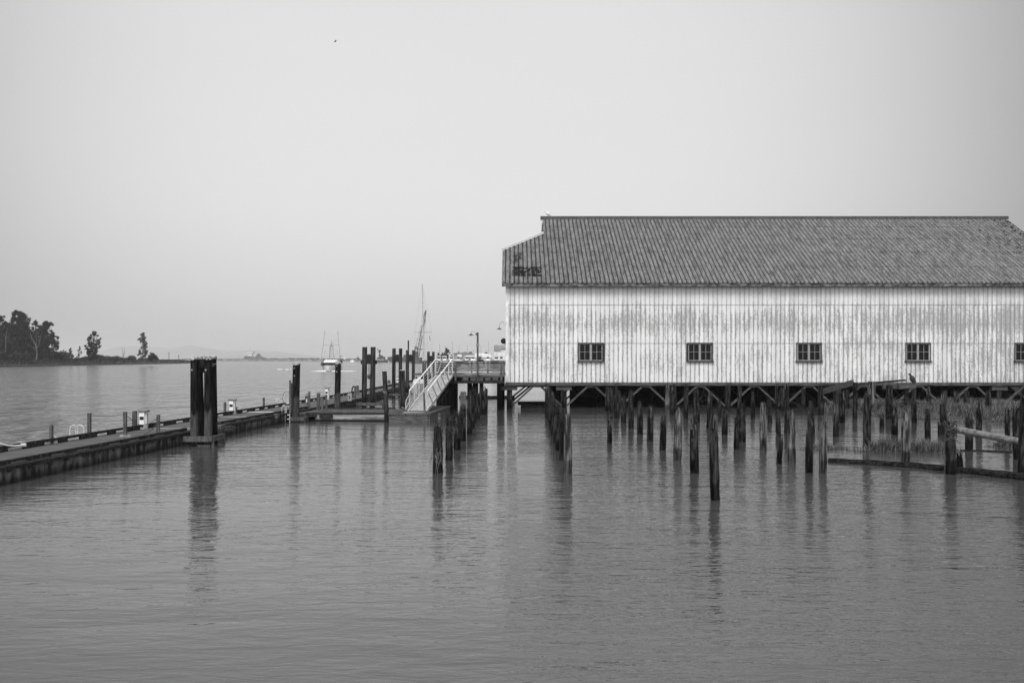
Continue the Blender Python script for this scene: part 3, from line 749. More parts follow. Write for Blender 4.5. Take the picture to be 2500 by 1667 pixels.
for rn, L in ROWS.items():
    for i, (u, vb, vt, w_, st_, ms) in enumerate(L):
        sd += 1; pile_px(u, vb, vt, w_, st_, sd, f"{LOOK[st_]} dark pile, {NTH[i]} from the open end of the {rn}", 'piles in the '+rn, moss=ms)
FIELD = [(1487.8,1082,1006,12,'split',.4),(1482,1004,941,11,'jag',.7),(1493,1012,941,10,'jag',.8),(1506,1021,937,13,'jag',.6),(1522.5,1032,965,13,'jag',1.2),(1540.5,1045,952,13.5,'jag',1.3),
 (1562.6,1060,978,14,'jag',.7),(1586.5,1078,989,15.6,'spike',1.0),(1618,1098,1010.6,15.6,'jag',1.1),(1630,1004,936,12,'pale',.2),(1644,1012,936,16,'jag',.6),(1653.7,1124,993,19,'pale',.5),
 (1674,1022,936,11,'spike',1.3),(1700,1032,948,14,'jag',1.5),(1696,1154,1017,20.6,'jag',.9),(1731.7,1044,955,15,'split',.6),(1745.8,1220,1008,23,'spike',.8),(1757,1021,978,9,'jag',1.6),
 (1769.5,1060,998.6,13.4,'jag',1.2),(1777,1004,939,13,'flat',.5),(1797.7,1096,1013,13.4,'jag',.7),(1805,1012,939,11,'flat',.4),(1813,1078,982,15,'jag',1.6),(1838,1022,956,10,'flat',.2),
 (1862.7,1098,980,17,'pale',.6),(1879.6,1032,971.5,12,'jag',.9),(1895.7,1004,930,8.5,'spike',.3),(1909,1004,941,12,'jag',.4),(1900.5,1060,997,11,'jag',.6),(1902,1132,1056,13,'split',.2),
 (1921,1056,936,12,'jag',.5),(1933,1125,997.5,20,'pale',.7),(1961,1000,948,11,'flat',.4),(1981,1062,978,15,'split',.7),(1974.4,1154,1015,17,'spike',.5),(2004.7,1012,939,12,'flat',.3),
 (2009,1154,1010.6,20,'pale',.4),(2040.5,1065,1006,15,'jag',.9),(2044,1000,950,11,'flat',.3),(2055.7,1032,948,13,'split',.6),(2069,1004,950,11,'flat',.3),(2087,1022,933,12,'flat',.4),
 (2116,1098,931,18,'split',.5),(2153,1043,1010,11,'jag',.4),(2170.5,1022,940,15,'flat',.4),(2184.6,1061,984.5,14,'jag',.7),(2210.6,1129,997.5,20,'pale',.6),(2214,1012,950,14,'jag',.8),
 (2232,1033,950,12,'flat',.4),(2265,1073,991,15,'jag',.3),(2267,1012,939,11,'split',.5),(2303,1060,955,14,'split',.4),(2294,1062,1030,10,'jag',.4),(2322,1157,1028,24,'jag',1.2),
 (2343,1139,1100,17,'jag',.5),(2336,1010,952,12,'spike',.5),(2360,1004,951,14,'jag',.8),(2366,1099,1010.6,18,'jag',1.0),(2389.5,1066,969,14,'spike',.5),(2414,1022,948,14,'jag',.6),
 (2460,1088,993,13,'jag',.5),(2487,1121,990,23,'jag',.9),(2499,1165,955,26,'jag',.8)]
LEV = [1220,1154,1127,1098,1080,1061,1044,1032,1022,1011,1003]
ranks = [[q for q in FIELD if min(LEV, key=lambda l: abs(l-q[1])) == l_] for l_ in LEV]
for ri, rk in enumerate(ranks):
    rk.sort(key=lambda q: q[0])
    for i, (u, vb, vt, w_, st_, ms) in enumerate(rk):
        sd += 1; rn = NTH[ri]; 
        wu = min(range(5), key=lambda k: abs(u-(1442.5+266.2*k)))
        if vb > 1200: lab = 'tall dark pile standing alone in open water, in front of all others'
        elif (u, vb) == (2322, 1157): lab = 'stout pile with a coil of old rope wound round its head beside the slanting pole'
        elif (u, vb) == (2343, 1139): lab = 'short black hollow stump right behind the rope-wound pile'
        elif (u, vb) == (2116, 1098): lab = 'tall pile whose split head reaches the sill of the shed, beside the sloping beam'
        elif (u, vb) == (1902, 1132): lab = 'short leaning dark post with a rotten lump at its waterline'
        elif (u, vb) == (2499, 1165): lab = 'massive pile half cut by the frame edge at the end of the sunken log'
        elif (u, vb) == (2487, 1121): lab = 'broad pile that the lower end of the pale slanting pole runs behind'
        else: lab = f"{LOOK[st_]} pile beneath the {NTH[wu]} window, {NTH[i]} from left in {rn} rank back"
        rt = pile_px(u, vb, vt, w_, st_, sd, lab, 'rotten piles standing in front of the shed', moss=ms, lean=random.uniform(-.03,.03)+(.05 if (u,vb)==(1902,1132) else 0))
        Y = HC*F/(vb-VH)
        if vb > 1200:
            p = px(u+11, 1200, Y); MB().tube([p, p+Vector((.04,0,.03)), p+Vector((.09,0,.11))], [.01,.008,.004], 5).build('twig', M['bark'], rt)
        if (u, vb) == (2322, 1157):
            s = MB(); rr = w_*Y/F/2; zt = HC-(vt-VH)*Y/F; rnd = random.Random(4)
            for c_ in range(9):
                z0 = zt-.08-.045*c_; pts = []
                for k in range(15):
                    a = 2*math.pi*k/14; pts.append(((u-UC)*Y/F+math.cos(a)*(rr*1.05+.02*rnd.random()), Y+math.sin(a)*(rr*1.05), z0+.09*math.sin(a+c_)+.05*math.cos(2*a+c_*2)))
                s.tube(pts, .014, 5, False)
            X_ = (u-UC)*Y/F
            s.tube([(X_-.25,Y-.12,zt-.55),(X_-.05,Y-rr*1.1,zt-.45),(X_+.2,Y-.15,zt-.62)], .014, 5)
            s.tube([(X_-rr-.05,Y-.05,zt-.3),(X_-rr-.07,Y-.05,.5),(X_-rr-.06,Y-.05,-.2)], .012, 5)
            s.build('rope_coil', M['darkrope'], rt)
# thin roots hanging on the first pile of the gangway row
first = [o for o in SC.objects if o.name == 'old_pile'][0]
s = MB(); rnd = random.Random(12); cx, cy = first.location.x, first.location.y
for _ in range(26):
    a = rnd.uniform(math.pi, 2*math.pi); z = rnd.uniform(.35, .75); p = Vector((cx+math.cos(a)*.16, cy+math.sin(a)*.16, z)); sw = rnd.uniform(-.16, .16)
    s.tube([p, p+Vector((sw*.5, -.03, -.1)), p+Vector((sw, -.02, -rnd.uniform(.2,.4)))], [.006,.005,.003], 4, False)
s.build('hanging_roots', M['rope'], first)
o = MB().bar(px(1073,1050,28.2), px(1073.5,1008,28.2), .075, .05).build('thin_stake', M['pile_pale'], loc=px(1073,1050,28.2))
tag(MB().bar(px(1073,1062,28.95), px(1072.5,1009,28.95), .07, .05).build('stake', M['rail2'], loc=px(1073,1062,28.95)), 'thin pale stake fixed to the first pile beside the gangway float', 'stake'); bpy.data.objects.remove(o)
o = tag(MB().bar((px(1131,1040,47).x, 47, -.5), px(1131,956,47), .26, .26).build('square_post', M['postwood'], loc=(px(1131,1040,47).x,47,0)), 'square cut timber post rising from the row beside the gangway', 'post')
# logs and fallen timbers
def logt(name, pts, rad, mat, label, cat='log', n=10, group=None):
    q = []; 
    for i in range(len(pts)-1):
        for k in range(6): q.append(Vector(pts[i]).lerp(Vector(pts[i+1]), k/6))
    q.append(Vector(pts[-1])); q = [p+Vector((0, 0, (.03 if 'pole' not in name else .006)*fb(p.x*.9, p.y*.9, 1))) for p in q]
    rs = [rad*(1+(.12 if 'pole' not in name else .03)*fb(p.x*1.3, 3, 0)) for p in q]; return tag(MB().tube(q, rs, n).build(name, mat, loc=pts[0]), label, cat, group)
def gz(u, v, z): p = gp(u, v, z); return (p.x, p.y, z)
logt('sunken_log', [gz(2024,1127,.0), gz(2120,1131,.03), gz(2240,1139,.03), gz(2350,1150,.04), gz(2500,1166,.06), gz(2680,1186,.05)], .125, M['log'], 'long half sunk log lying along the water in front of the marsh grass')
p0, p1 = px(2318, 1045, 33), px(2500, 1080, 30.0)
logt('slanting_pole', [tuple(p0), tuple(p0.lerp(p1, .5)), tuple(p1), tuple(p0.lerp(p1, 1.25))], .115, M['pipe'], 'pale peeled pole slanting down from the rope-wound pile', 'pole')
logt('mud_log', [gz(2345,1099,.02), gz(2400,1101,.0), gz(2470,1105,.0)], .045, M['log'], 'thin dark log on the mud behind the rope-wound pile')
logt('floating_boom', [(-4.4,83.5,.08), (-2,83,.1), (.2,83.2,.08)], .16, M['log'], 'dark boom log floating between the pier and the shed')
def beam(name, p, q, w_, h, mat, label, cat='beam', group='broken timbers of the old walkway'):
    return tag(MB().bar(p, q, w_, h).build(name, mat, loc=p), label, cat, group)
beam('fallen_beam', px(2002, 958, 60), px(2083, 934, 57), .12, .34, M['pierwood'], 'broad broken beam sloping up to the shed sill under the third window')
beam('sagging_plank', px(2012, 939, 60.5), px(2130, 937, 60), .5, .07, M['pierdark'], 'thin dark plank lying level under the shed sill')
beam('tilted_plank', px(2100, 937, 59.5), px(2208, 928, 60), .5, .09, M['rail'], 'long dark plank tilted up toward the perched bird')
beam('cap_beam', px(2155, 944, 61), px(2190, 943, 61), .3, .28, M['pierwood'], 'short weathered cap beam resting on piles, the one away from the bird')
beam('cap_beam', px(2192, 942.5, 58.6), px(2234, 941, 58.6), .32, .32, M['pierwood'], 'thick weathered cap beam on which the dark bird stands')
b = MB()
for (a, c, w_) in (((2128,931),(2133,983),.14),((2136,931),(2135,962),.10),((2122,931),(2118,965),.10)):
    b.bar(px(a[0],a[1],58), px(c[0],c[1],58), w_, .06)
tag(b.build('hanging_boards', M['pile_pale'], loc=px(2130, 940, 58)), 'torn boards hanging from the shed sill beside the tall split pile', 'boards')
# twigs and dry branches caught between piles
b = MB(); rnd = random.Random(31)
def twigs(b, c, n, L_):
    for _ in range(n):
        p = Vector(c)+Vector((rnd.uniform(-.4,.4), rnd.uniform(-.2,.2), rnd.uniform(-.2,.2)))*L_
        pts = [p]; d = Vector((rnd.uniform(-1,1), rnd.uniform(-.3,.3), rnd.uniform(-.6,.9))).normalized()
        for k in range(3): d = (d+Vector((rnd.uniform(-.5,.5), 0, rnd.uniform(-.5,.5)))).normalized(); pts.append(pts[-1]+d*L_*.3)
        b.tube(pts, [.016,.012,.008,.004], 4, False)
for i, (u, v, Y, lab) in enumerate(((1925,975,50,'dry bare branches caught on piles beneath the second window'),(1712,985,52,'tangle of dead stalks hanging off a ragged pile'),(2205,985,45,'thin dead branches across the pile heads near the dark bird'))):
    b = MB(); twigs(b, px(u, v, Y), 14, 1.1); tag(b.build('dead_branches', M['moss'], loc=px(u, v, Y)), lab, 'branches', 'dead branches caught on piles')

# ------------------------------------------------------------------ FLOATING DOCK
DZ = .49
near = [(-14.4,10),(-13.4,26),(-12.0,50.2),(-11.46,58.4),(-10.9,72.7),(-10.7,95),(-10.5,132)]
farE = [(-16.6,10),(-15.75,26),(-14.3,50.2),(-13.6,62),(-13.0,75),(-12.75,95),(-12.5,132)]
def at(poly, Y):
    for (xa, ya), (xb, yb_) in zip(poly, poly[1:]):
        if ya <= Y <= yb_: return xa+(xb-xa)*(Y-ya)/(yb_-ya)
    return poly[-1][0]
dock = empty('floating_dock', (-13, 40, 0), 'long dark plank float running out beside the open river', 'dock')
b = MB(); ys = [10+i*2 for i in range(62)]
for a, c in zip(ys, ys[1:]):
    xn, xf, xn2, xf2 = at(near, a), at(farE, a), at(near, c), at(farE, c)
    b.add([(xf,a,DZ),(xn,a,DZ),(xn2,c,DZ),(xf2,c,DZ)], [(0,1,2,3)])
b.build('deck', M['deck'], dock)
for P, s_ in ((near, 1), (farE, -1)):
    b = MB(); e = MB()
    for a, c in zip(ys, ys[1:]):
        x, x2 = at(P, a), at(P, c); j = random.uniform(-.012, .012)
        b.bar((x+.05*s_+j, a+.01, DZ-.33), (x2+.05*s_+j, c-.01, DZ-.33), .08, .44)
        e.bar((x+.07*s_, a+.01, DZ-.06), (x2+.07*s_, c-.01, DZ-.06), .14, .09)
        if s_ > 0:
            for yy in (a+.3, a+1.3): e.box((at(near, yy)+.10, yy, DZ-.135), (.08, .12, .06))
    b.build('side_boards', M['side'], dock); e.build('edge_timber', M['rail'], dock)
b = MB(); y = 10.2
while y < 131:
    L_ = 3.6
    for P, s_, skip in ((farE, 1, False), (near, -1, True)):
        ya, yb_ = y, min(y+L_, 131.5)
        if skip and (36.5 < y < 40 or 56 < y < 75): continue
        h = DZ+.145 if not skip else DZ+.075
        b.bar((at(P, ya)+.12*s_, ya+.06, h), (at(P, yb_)+.12*s_, yb_-.06, h), .12, .085 if not skip else .08)
        k = ya+.3
        while k < yb_:
            b.box((at(P, k)+.12*s_, k, DZ+(.051 if not skip else .018)), (.13, .55, .10 if not skip else .035)); k += 1.5
    y += L_
b.build('bull_rail', M['rail'], dock)
b = MB()
for Y_, d_ in ((40.2, .05), (48.3, .07), (52.6, .55)):
    b.box(((at(near, Y_)+at(farE, Y_))/2, Y_, DZ+.008), (at(near, Y_)-at(farE, Y_)-.5, d_, .012))
b.build('joint_plate', M['alu'], dock)
b = MB(); b.bar((at(near, 40.3)+.18, 40.3, .32), (at(near, 43.2)+.2, 43.2, .32), .16, .16); b.box((at(near, 50)+.16, 50.1, .42), (.2, .5, .22)); b.box((at(near, 42)+.2, 42, .42), (.18, .7, .2))
b.build('cleat_block', M['rail2'], dock)
# hoop frames that ride on the mooring piles
def hoop(x0, x1, y0, y1, z, label, loc):
    b = MB(); b.box(((x0+x1)/2, y0, z), (x1-x0, .12, .2)); b.box(((x0+x1)/2, y1, z), (x1-x0, .12, .2)); b.box((x1+.0, (y0+y1)/2, z), (.1, y1-y0-.13, .2))
    b.box(((x0+x1)/2+.2, y0+.1, z-.28), (x1-x0-.6, .1, .1)); b.box((x1, y1-.1, z-.22), (.1,.1,.3)); b.box((x1, y0+.1, z-.22), (.1,.1,.3))
    return b.build('pile_hoop', M['postwood'], dock)
# tarred mooring piles
def moor(u, vt, Y, wpx, label, mat='worn', group=None, lean=(0,0), cap='white', name='mooring_pile', bolts=(), zb=-1.2, zt=None):
    X = (u-UC)*Y/F; r = wpx*Y/F/2; zt = HC-(vt-VH)*Y/F
    root = empty(name, (X, Y, 0), label, 'pile', group); b = MB()
    pts = [Vector((X-lean[0]*(1-(z-zb)/(zt-zb)), Y, z)) for z in (zb, .2, zt*.5, zt)]
    b.tube(pts, [r*1.06, r*1.03, r, r*.96], 20); b.build('shaft', M[mat], root, False)
    if cap == 'white':
        rnd = random.Random(int(u)); c = MB(); n = 18; X2, Y2 = pts[-1].x, pts[-1].y
        c.lathe((X2, Y2, zt), [(r*1.06,.0),(r*1.08,.03),(r*.9,.07),(r*.2,.09)], 18)
        for k in range(n):      # drooping flashing hem
            a = 2*math.pi*k/n; a2 = 2*math.pi*(k+1)/n; h = rnd.uniform(.03,.11); q = lambda t, z: (X2+math.cos(t)*r*1.09, Y2+math.sin(t)*r*1.09, z)
            c.add([q(a, zt+.02), q(a2, zt+.02), q(a2, zt-h*.7), q(a, zt-h)], [(0,1,2,3)])
        c.build('cap', M['cap'], root)
    elif cap == 'flat': MB().lathe((pts[-1].x, Y, zt), [(r*1.02,0),(r*1.0,.02),(r*.3,.03)], 14).build('cap', M['alu'], root)
    for dx, v in bolts:
        z = HC-(v-VH)*Y/F; MB().tube([(X+dx*r, Y-r*.9, z), (X+dx*r, Y-r*1.12, z)], .035, 8).build('bolt_head', M['steel'], root)
    return root
M['cap'] = gray('crumpled_metal_cap', .10, .50, (1,1,1), 16, rough=.5, bump=.02, lo=.4, hi=.6, spec=.5)
G1 = 'four tarred piles of the big dolphin'
moor(474.5, 874, 38.0, 19, 'big tarred mooring pile nearest open water in the four-pile cluster', group=G1, bolts=((-.3, 903),))
moor(486.5, 873.5, 38.7, 15.5, 'tarred mooring pile tucked second in the four-pile cluster', 'tar', group=G1, lean=(-.14,0))
moor(508, 872.5, 38.0, 19, 'big tarred mooring pile with a pale worn foot, third in the four-pile cluster', group=G1, bolts=((-.3, 903),))
moor(520.5, 872.5, 38.9, 16, 'slimmer black mooring pile at the gangway side of the four-pile cluster', 'tar', group=G1, lean=(-.06,0))
tag(MB().box(px(494, 894, 38.5), (.26, .3, .50)).box(px(489, 886, 38.2), (.30, .2, .3)).build('spacer_block', M['black'], loc=px(493, 894, 38.4)), 'black timber block bolted between the heads of the four-pile cluster', 'block', 'spacer blocks between mooring piles')
tag(MB().box(px(517, 888.5, 38.4), (.42, .05, .03)).box(px(516, 893, 38.5), (.2,.05,.03)).build('iron_strap', M['steel'], loc=px(517, 889, 38.4)), 'iron strap sticking out beside the head of the slimmer black pile', 'strap')
hoop(px(448,1077,37.6).x, px(518,1077,37.6).x, 37.6, 39.2, .28, '', None)
moor(724, 888.5, 52.4, 18.5, 'single tarred mooring pile with two bolts beside the swim ladder', group='single tarred piles by the float', lean=(.10,0), bolts=((-.45, 899),(-.35, 917)))
hoop(px(713,1024,51.9).x-.1, px(742,1024,51.9).x, 51.9, 53.0, .17, '', None)
moor(825.5, 885.5, 58.3, 14.5, 'single tarred mooring pile standing before the fishing boat', group='single tarred piles by the float', lean=(.08,0), bolts=((-.3, 893),(-.3, 907)))
G2 = 'paired grey mooring piles along the float'
pairs = [((890.5, 847, 67, 12.6, 'first'), (911, 847, 67, 12.6, 'first'), 869, 887),
         ((962, 850.5, 84.5, 9, 'second'), (978, 850.5, 84.5, 8.8, 'second'), 868, 884),
         ((994.8, 854.5, 98, 8, 'third'), (1009.7, 855, 98, 7.8, 'third'), 868, 884),
         ((1046, 858.5, 120, 7, 'fourth'), (1058, 858.5, 120, 7, 'fourth'), 870, 881)]
for A, B, va, vb in pairs:
    Yp = A[2]; nm = A[4]
    moor(A[0], A[1], Yp, A[3], f'tall grey round pile on the river side of the {nm} pair along the float', 'grey_pile', G2, cap='flat', lean=(.06,0))
    moor(B[0], B[1], Yp, B[3], f'tall grey round pile on the shed side of the {nm} pair along the float', 'grey_pile', G2, cap='flat', lean=(.06,0))
    um = (A[0]+B[0])/2; w_ = (B[0]-A[0])*Yp/F
    b = MB(); b.box(px(um, (va+vb)/2, Yp+.02), (w_-.22, .26, (vb-va)*Yp/F*.98)); b.tube([px(um, va+2, Yp)-Vector((0,.14,0)), px(um, va+2, Yp)+Vector((0,.14,0))], (w_-.2)/2, 14)
    if nm == 'first': b.box(px(um, 884, Yp+.25), (40*Yp/F, .1, .26))
    tag(b.build('spacer_block', M['black'], loc=px(um, va, Yp)), f'rounded black block clamped between the {nm} pair of tall grey piles', 'block', 'spacer blocks between mooring piles')
b = MB(); c = px(901, 890, 66.8)
for k in range(5): b.tube([c+Vector((math.cos(t)*.05*(1 if k % 2 else .3), math.sin(t)*.05*(.3 if k % 2 else 1), .09*math.sin(t)-.13*k+.0)) for t in [i*math.pi/4 for i in range(9)]], .014, 5, False)
b.lathe(c+Vector((0,0,-.98)), [(.02,0),(.11,.05),(.12,.25),(.05,.36),(.02,.38)], 10)
b.tube([c+Vector((.05,0,-.95)), c+Vector((.06,0,-3.2))], .014, 5)
tag(b.build('chain_and_weight', M['darksteel'], loc=c), 'hanging chain with a dark float and rope between the first pair of tall piles', 'chain')
moor(1001.5-4.5, 831, 118, 3.4, 'slim dark pole rising behind the third pair of tall piles', 'tar', None, cap='none')
moor(938.5, 906, 52.0, 11.8, 'short leaning grey pile between the pale float and the gangway float', 'grey_pile', 'short grey piles by the gangway', cap='flat', lean=(-.19,0))
moor(982, 904, 63.5, 13.6, 'stout short grey pile with a pale cap behind the gangway float', 'grey_pile', 'short grey piles by the gangway', cap='flat', lean=(-.08,0))
b = MB(); c = px(940, 958, 51.8); b.tube([c+Vector((-.1,-.05,.08)), c+Vector((0,-.1,-.03)), c+Vector((.1,-.05,-.1)), c+Vector((.08,-.08,.05)), c+Vector((-.08,-.08,.02))], .018, 5)
tag(b.build('mooring_rope', M['rope'], loc=c), 'pale rope end tied round the short leaning grey pile', 'rope')
# hoops beside piles further along
hoop(px(776,1000,58.6).x+.7, px(842,1000,58).x, 57.9, 59.2, .28, '', None)
hoop(px(870,990,66.5).x, px(934,990,66.5).x, 66.5, 67.9, .28, '', None)
hoop(px(950,966,84).x, px(990,966,84).x, 84, 85.5, .28, '', None)

# cross float with a pale side, and the gangway float
cf = empty('cross_float', (-8.4, 55, 0), 'low float with a pale front side and rotten deck joining the main dock', 'float')
xa, xb = px(746,1000,52.9).x, px(942,1000,52.9).x
b = MB(); b.box(((xa+xb)/2-.4, 55.6, .29), (xb-xa+.9, 5.2, .16)); b.build('deck', M['oldfloat'], cf)
b = MB(); b.box(((xa+xb)/2+.25, 52.92, .20), (xb-xa-.55, .07, .27)); b.build('front_board', M['paledeck'], cf)
b = MB(); b.box(((xa+xb)/2, 52.98, .405), (xb-xa, .16, .075)); b.box(((xa+xb)/2, 58.1, .41), (xb-xa-.2, .16, .09)); b.box((xa+.35, 52.9, .34), (.5,.3,.22)); b.box((xa+1.1, 52.86, .24), (.7,.14,.2)); b.build('edge_timber', M['rail'], cf)
b = MB(); b.box(((xa+xb)/2, 55.6, -.05), (xb-xa-.2, 4.9, .36)); b.build('hull', M['black'], cf)
b = MB(); rnd = random.Random(9)
for i in range(60):
    x = rnd.uniform(xa+.3, xb-.2); y = rnd.uniform(53.3, 57.7); b.box((x, y, .378+rnd.uniform(0,.015)), (rnd.uniform(.1,.5), rnd.uniform(.05,.15), .012), rnd.uniform(-.2,.2))
b.build('loose_boards', M['rail2'], cf)
# gravelly litter platform where the cross float meets the dock
gf = empty('gangway_float', (-5.2, 55.5, 0), 'square timber landing float under the foot of the white gangway', 'float')
P = [(px(946,1010,51.9).x, 52.0), (px(1047,1010,51.7).x, 51.7), (-3.78, 59.9), (-6.3, 60.1)]
def ring(z, k=0): return [(x, y, z) for x, y in P]
b = MB(); b.add(ring(.45), [(0,1,2,3)]); b.build('deck', M['oldfloat'], gf)
b = MB()
for (a, c) in ((0,1),(1,2),(2,3),(3,0)):
    p, q = Vector((*P[a], 0)), Vector((*P[c], 0)); d = (q-p).normalized()
    b.bar(p+d*.05+Vector((0,0,.18)), q-d*.05+Vector((0,0,.18)), .08, .36)
b.build('side_boards', M['rail2'], gf)
b = MB()
for (a, c) in ((0,1),(1,2),(2,3)):
    p, q = Vector((*P[a], 0)), Vector((*P[c], 0)); d = (q-p).normalized(); b.bar(p+Vector((0,0,.43)), q+Vector((0,0,.43)), .15, .10)
b.bar((P[0][0]+.3, 52.7, .52), (P[1][0]-.2, 52.5, .52), .15, .09)
b.bar((P[0][0]+.2, 57, .52), (-5.9, 54.8, .5), .12, .10)
b.build('edge_timber', M['postwood'], gf)

# ------------------------------------------------------------------ GANGWAY
gw = empty('gangway', (-5.1, 53.2, .5), 'white aluminium gangway with railings sloping up from the float to the pier', 'gangway')
gb0, gb1 = Vector((-5.55, 52.95, .52)), Vector((-4.58, 52.95, .52)); gt0, gt1 = Vector((-4.72, 61.7, 2.30)), Vector((-3.70, 61.7, 2.30))
b = MB(); b.add([gb0, gb1, gt1, gt0, gb0-Vector((0,0,.05)), gb1-Vector((0,0,.05)), gt1-Vector((0,0,.05)), gt0-Vector((0,0,.05))], [(0,1,2,3),(7,6,5,4),(0,4,5,1),(1,5,6,2),(3,2,6,7),(0,3,7,4)])
b.build('tread', M['alu_deck'], gw)
b = MB(); b.add([Vector((-5.75,52.2,.475)), Vector((-4.50,52.2,.475)), Vector((-4.58,53.0,.55)), Vector((-5.55,53.0,.55))], [(0,1,2,3)]); b.build('ramp_plate', M['alu_deck'], gw)
b = MB()
for p, q in ((gb0, gt0), (gb1, gt1)): b.bar(p-Vector((0,0,.06)), q-Vector((0,0,.06)), .07, .16)
b.build('side_beam', M['alu'], gw)
for s_, p, q in ((0, gb0, gt0), (1, gb1, gt1)):
    H = Vector((0, 0, .98)); b = MB(); d = (q-p)
    r0 = p+d*(.06)+H; r1 = q+H
    b.tube([r0, r1], .035, 8); b.build('handrail', M['white'], gw)
    b = MB()
    for z in (.22, .4, .58, .76) if s_ == 0 else (.5,):
        b.tube([p+d*.06+Vector((0,0,z)), q+Vector((0,0,z))], .010, 5)
    b.tube([p+d*.06+Vector((0,0,.80)), p-Vector((.05,.4,-.55)), p-Vector((.06,.45,-.2))], .018, 6)
    b.tube([p-Vector((.06,.45,-.12)), p+d*.06+Vector((0,0,.42))], .018, 6)
    b.build('rail_wires', M['alu'], gw)
    n = 7
    for k in range(n):
        f = .06+.94*k/(n-1)
        MB().bar(p+d*f, p+d*f+H, .055, .055).build('rail_post', M['alu'], gw)
    if s_ == 1:
        for k in range(n-1):
            f0, f1 = .06+.94*k/(n-1), .06+.94*(k+1)/(n-1)
            MB().bar(p+d*f0+H*.95, p+d*f1+Vector((0,0,.02)), .05, .045).build('truss_brace', M['alu'], gw)
MB().tube([gt0+Vector((0,0,.95)), gt0+Vector((.25,.6,.85)), gt0+Vector((.2,.7,.5)), gt0+Vector((.1,.2,.1))], .018, 6).build('end_loop', M['alu'], gw)
MB().bar(px(1035,958,52.3), px(1037,1005,52.3), .10, .08).build('foot_guide', M['postwood'], gw)

# ------------------------------------------------------------------ PIER
pier = empty('pier', (-2.7, 66, 2.2), 'timber pier deck with a plank railing between the gangway and the shed', 'pier')
PXL, PXR, PYF = -4.85, -.47, 61.85
b = MB(); b.box(((PXL+PXR)/2, 65.9, 2.2), (PXR-PXL, 8.1, .10)); b.box((-3.73, 72.6, 2.2), (6.5, 5.2, .10)); b.build('deck', M['pierwood'], pier)
b = MB(); b.box(((PXL+PXR)/2+.4, PYF, 1.86), (PXR-PXL-.8, .3, .16)); b.box(((PXL+PXR)/2, 65.9, 1.9), (PXR-PXL-.3, .3, .3)); b.box((-3.7, 74.9, 1.95), (6.3, .25, .35)); b.box(((PXL+PXR)/2, 64, 2.02), (PXR-PXL-.2, .2, .22)); b.build('cap_beam', M['pierdark'], pier)
for k in range(9):
    x = -3.5+k*.38*1.0
    if x < -.5: MB().box((x, 64, 2.06), (.10, 4.2, .17)).build('joist', M['pierdark'], pier)
b = MB()
for k in range(7):
    x0 = -3.05+k*.46; b.box((x0+.17, PYF+.02, 2.06), (.34, .10, .21)) if x0 < -.9 else None
b.build('rim_boards', M['pierwood'], pier)
b = MB()
b.box((-2.05, PYF-.02, 3.13), (3.2, .16, .07)); b.build('top_rail', M['pierwood'], pier)
b = MB()
for z, h in ((2.99,.07),(2.88,.10),(2.74,.12),(2.60,.10),(2.36,.17)): b.box((-2.0, PYF+.05, z), (3.05, .04, h))
b.build('rail_boards', M['railwood'], pier)
for u in (1112, 1166, 1224):
    x = px(u, 900, PYF).x; MB().box((x, PYF-.06, 2.52), (.12, .12, 1.16)).build('rail_post', M['postwood'], pier)
b = MB(); b.box((-3.2, 61.3, 2.05), (.3,.2,.5)); 
# rear railing
b = MB(); b.box((-3.7, 75, 3.12), (6.6, .14, .07)); b.build('top_rail', M['pierwood'], pier)
b = MB()
for z in (2.95, 2.78, 2.61, 2.44): b.box((-3.15, 75.03, z), (5.2, .05, .13))
b.build('rail_boards', M['pierdark'], pier)
for k in range(6): MB().box((-6.7+k*1.22, 75.0, 2.55), (.13, .12, 1.2)).build('rail_post', M['postwood'], pier)
for i, (x, y) in enumerate([(-4.6,62.4),(-3.85,62.5),(-4.6,66),(-3.9,69),(-2.75,64.6),(-.85,66.0),(-2.6,69.5),(-4.6,70),(-6.5,74.7),(-4.4,74.8),(-2.3,74.8),(-.7,74.8),(-4.9,68),(-2.4,66.5)]):
    MB().tube([(x, y, -1.2), (x, y, 2.0)], .15, 12).build('pile', M['tar'], pier, True)
b = MB()
for (p, q) in (((-4.7,62.5,.3),(-3.6,62.5,1.9)),((-2.75,66.3,1.9),(-2.5,66.3,.3))): b.bar(p, q, .10, .22, up=(0,1,0))
b.build('brace', M['pierdark'], pier)
# lamp post on the pier railing
x = px(1166.5, 900, PYF).x; root = empty('lamp_post', (x, PYF-.2, 2.25), 'square timber lamp post with a curved gooseneck lamp on the pier railing', 'lamp post')
zt = px(0, 811.5, PYF).z
MB().box((x, PYF-.22, (2.3+zt)/2), (.12, .12, zt-2.3)).build('post', M['postwood'], root)
MB().box((x, PYF-.23, px(0,842,PYF).z), (.19, .14, .16)).build('bracket', M['steel'], root)
b = MB(); q = gooseneck(b, (x-.08, PYF-.22, zt-.12), .34); b.box((x-.09, PYF-.22, zt-.12), (.08,.12,.12)); b.build('arm', M['darksteel'], root)
b = MB(); lamp_shade(b, (px(1150.5,815,PYF).x, q[1], px(0,818.5,PYF).z+.10), .50); b.build('lamp_shade', M['darksteel'], root)
b = MB(); b.tube([(px(1150.5,815,PYF).x, q[1], px(0,818.5,PYF).z+.08), q], .02, 6); b.build('stem', M['darksteel'], root)
b = MB()
for i in range(12):
    rn = random.Random(i); c = px(1172+rn.uniform(-7,7), 878+rn.uniform(-1,2), PYF-.1); b.lathe(c-Vector((0,0,.1)), [(.02,0),(.08,.04),(.09,.1),(.03,.16)], 7)
tag(b.build('rope_bundle', M['darkrope'], loc=px(1172, 880, PYF)), 'dark bundle of rope or netting lying on the pier rail by the lamp post', 'rope')
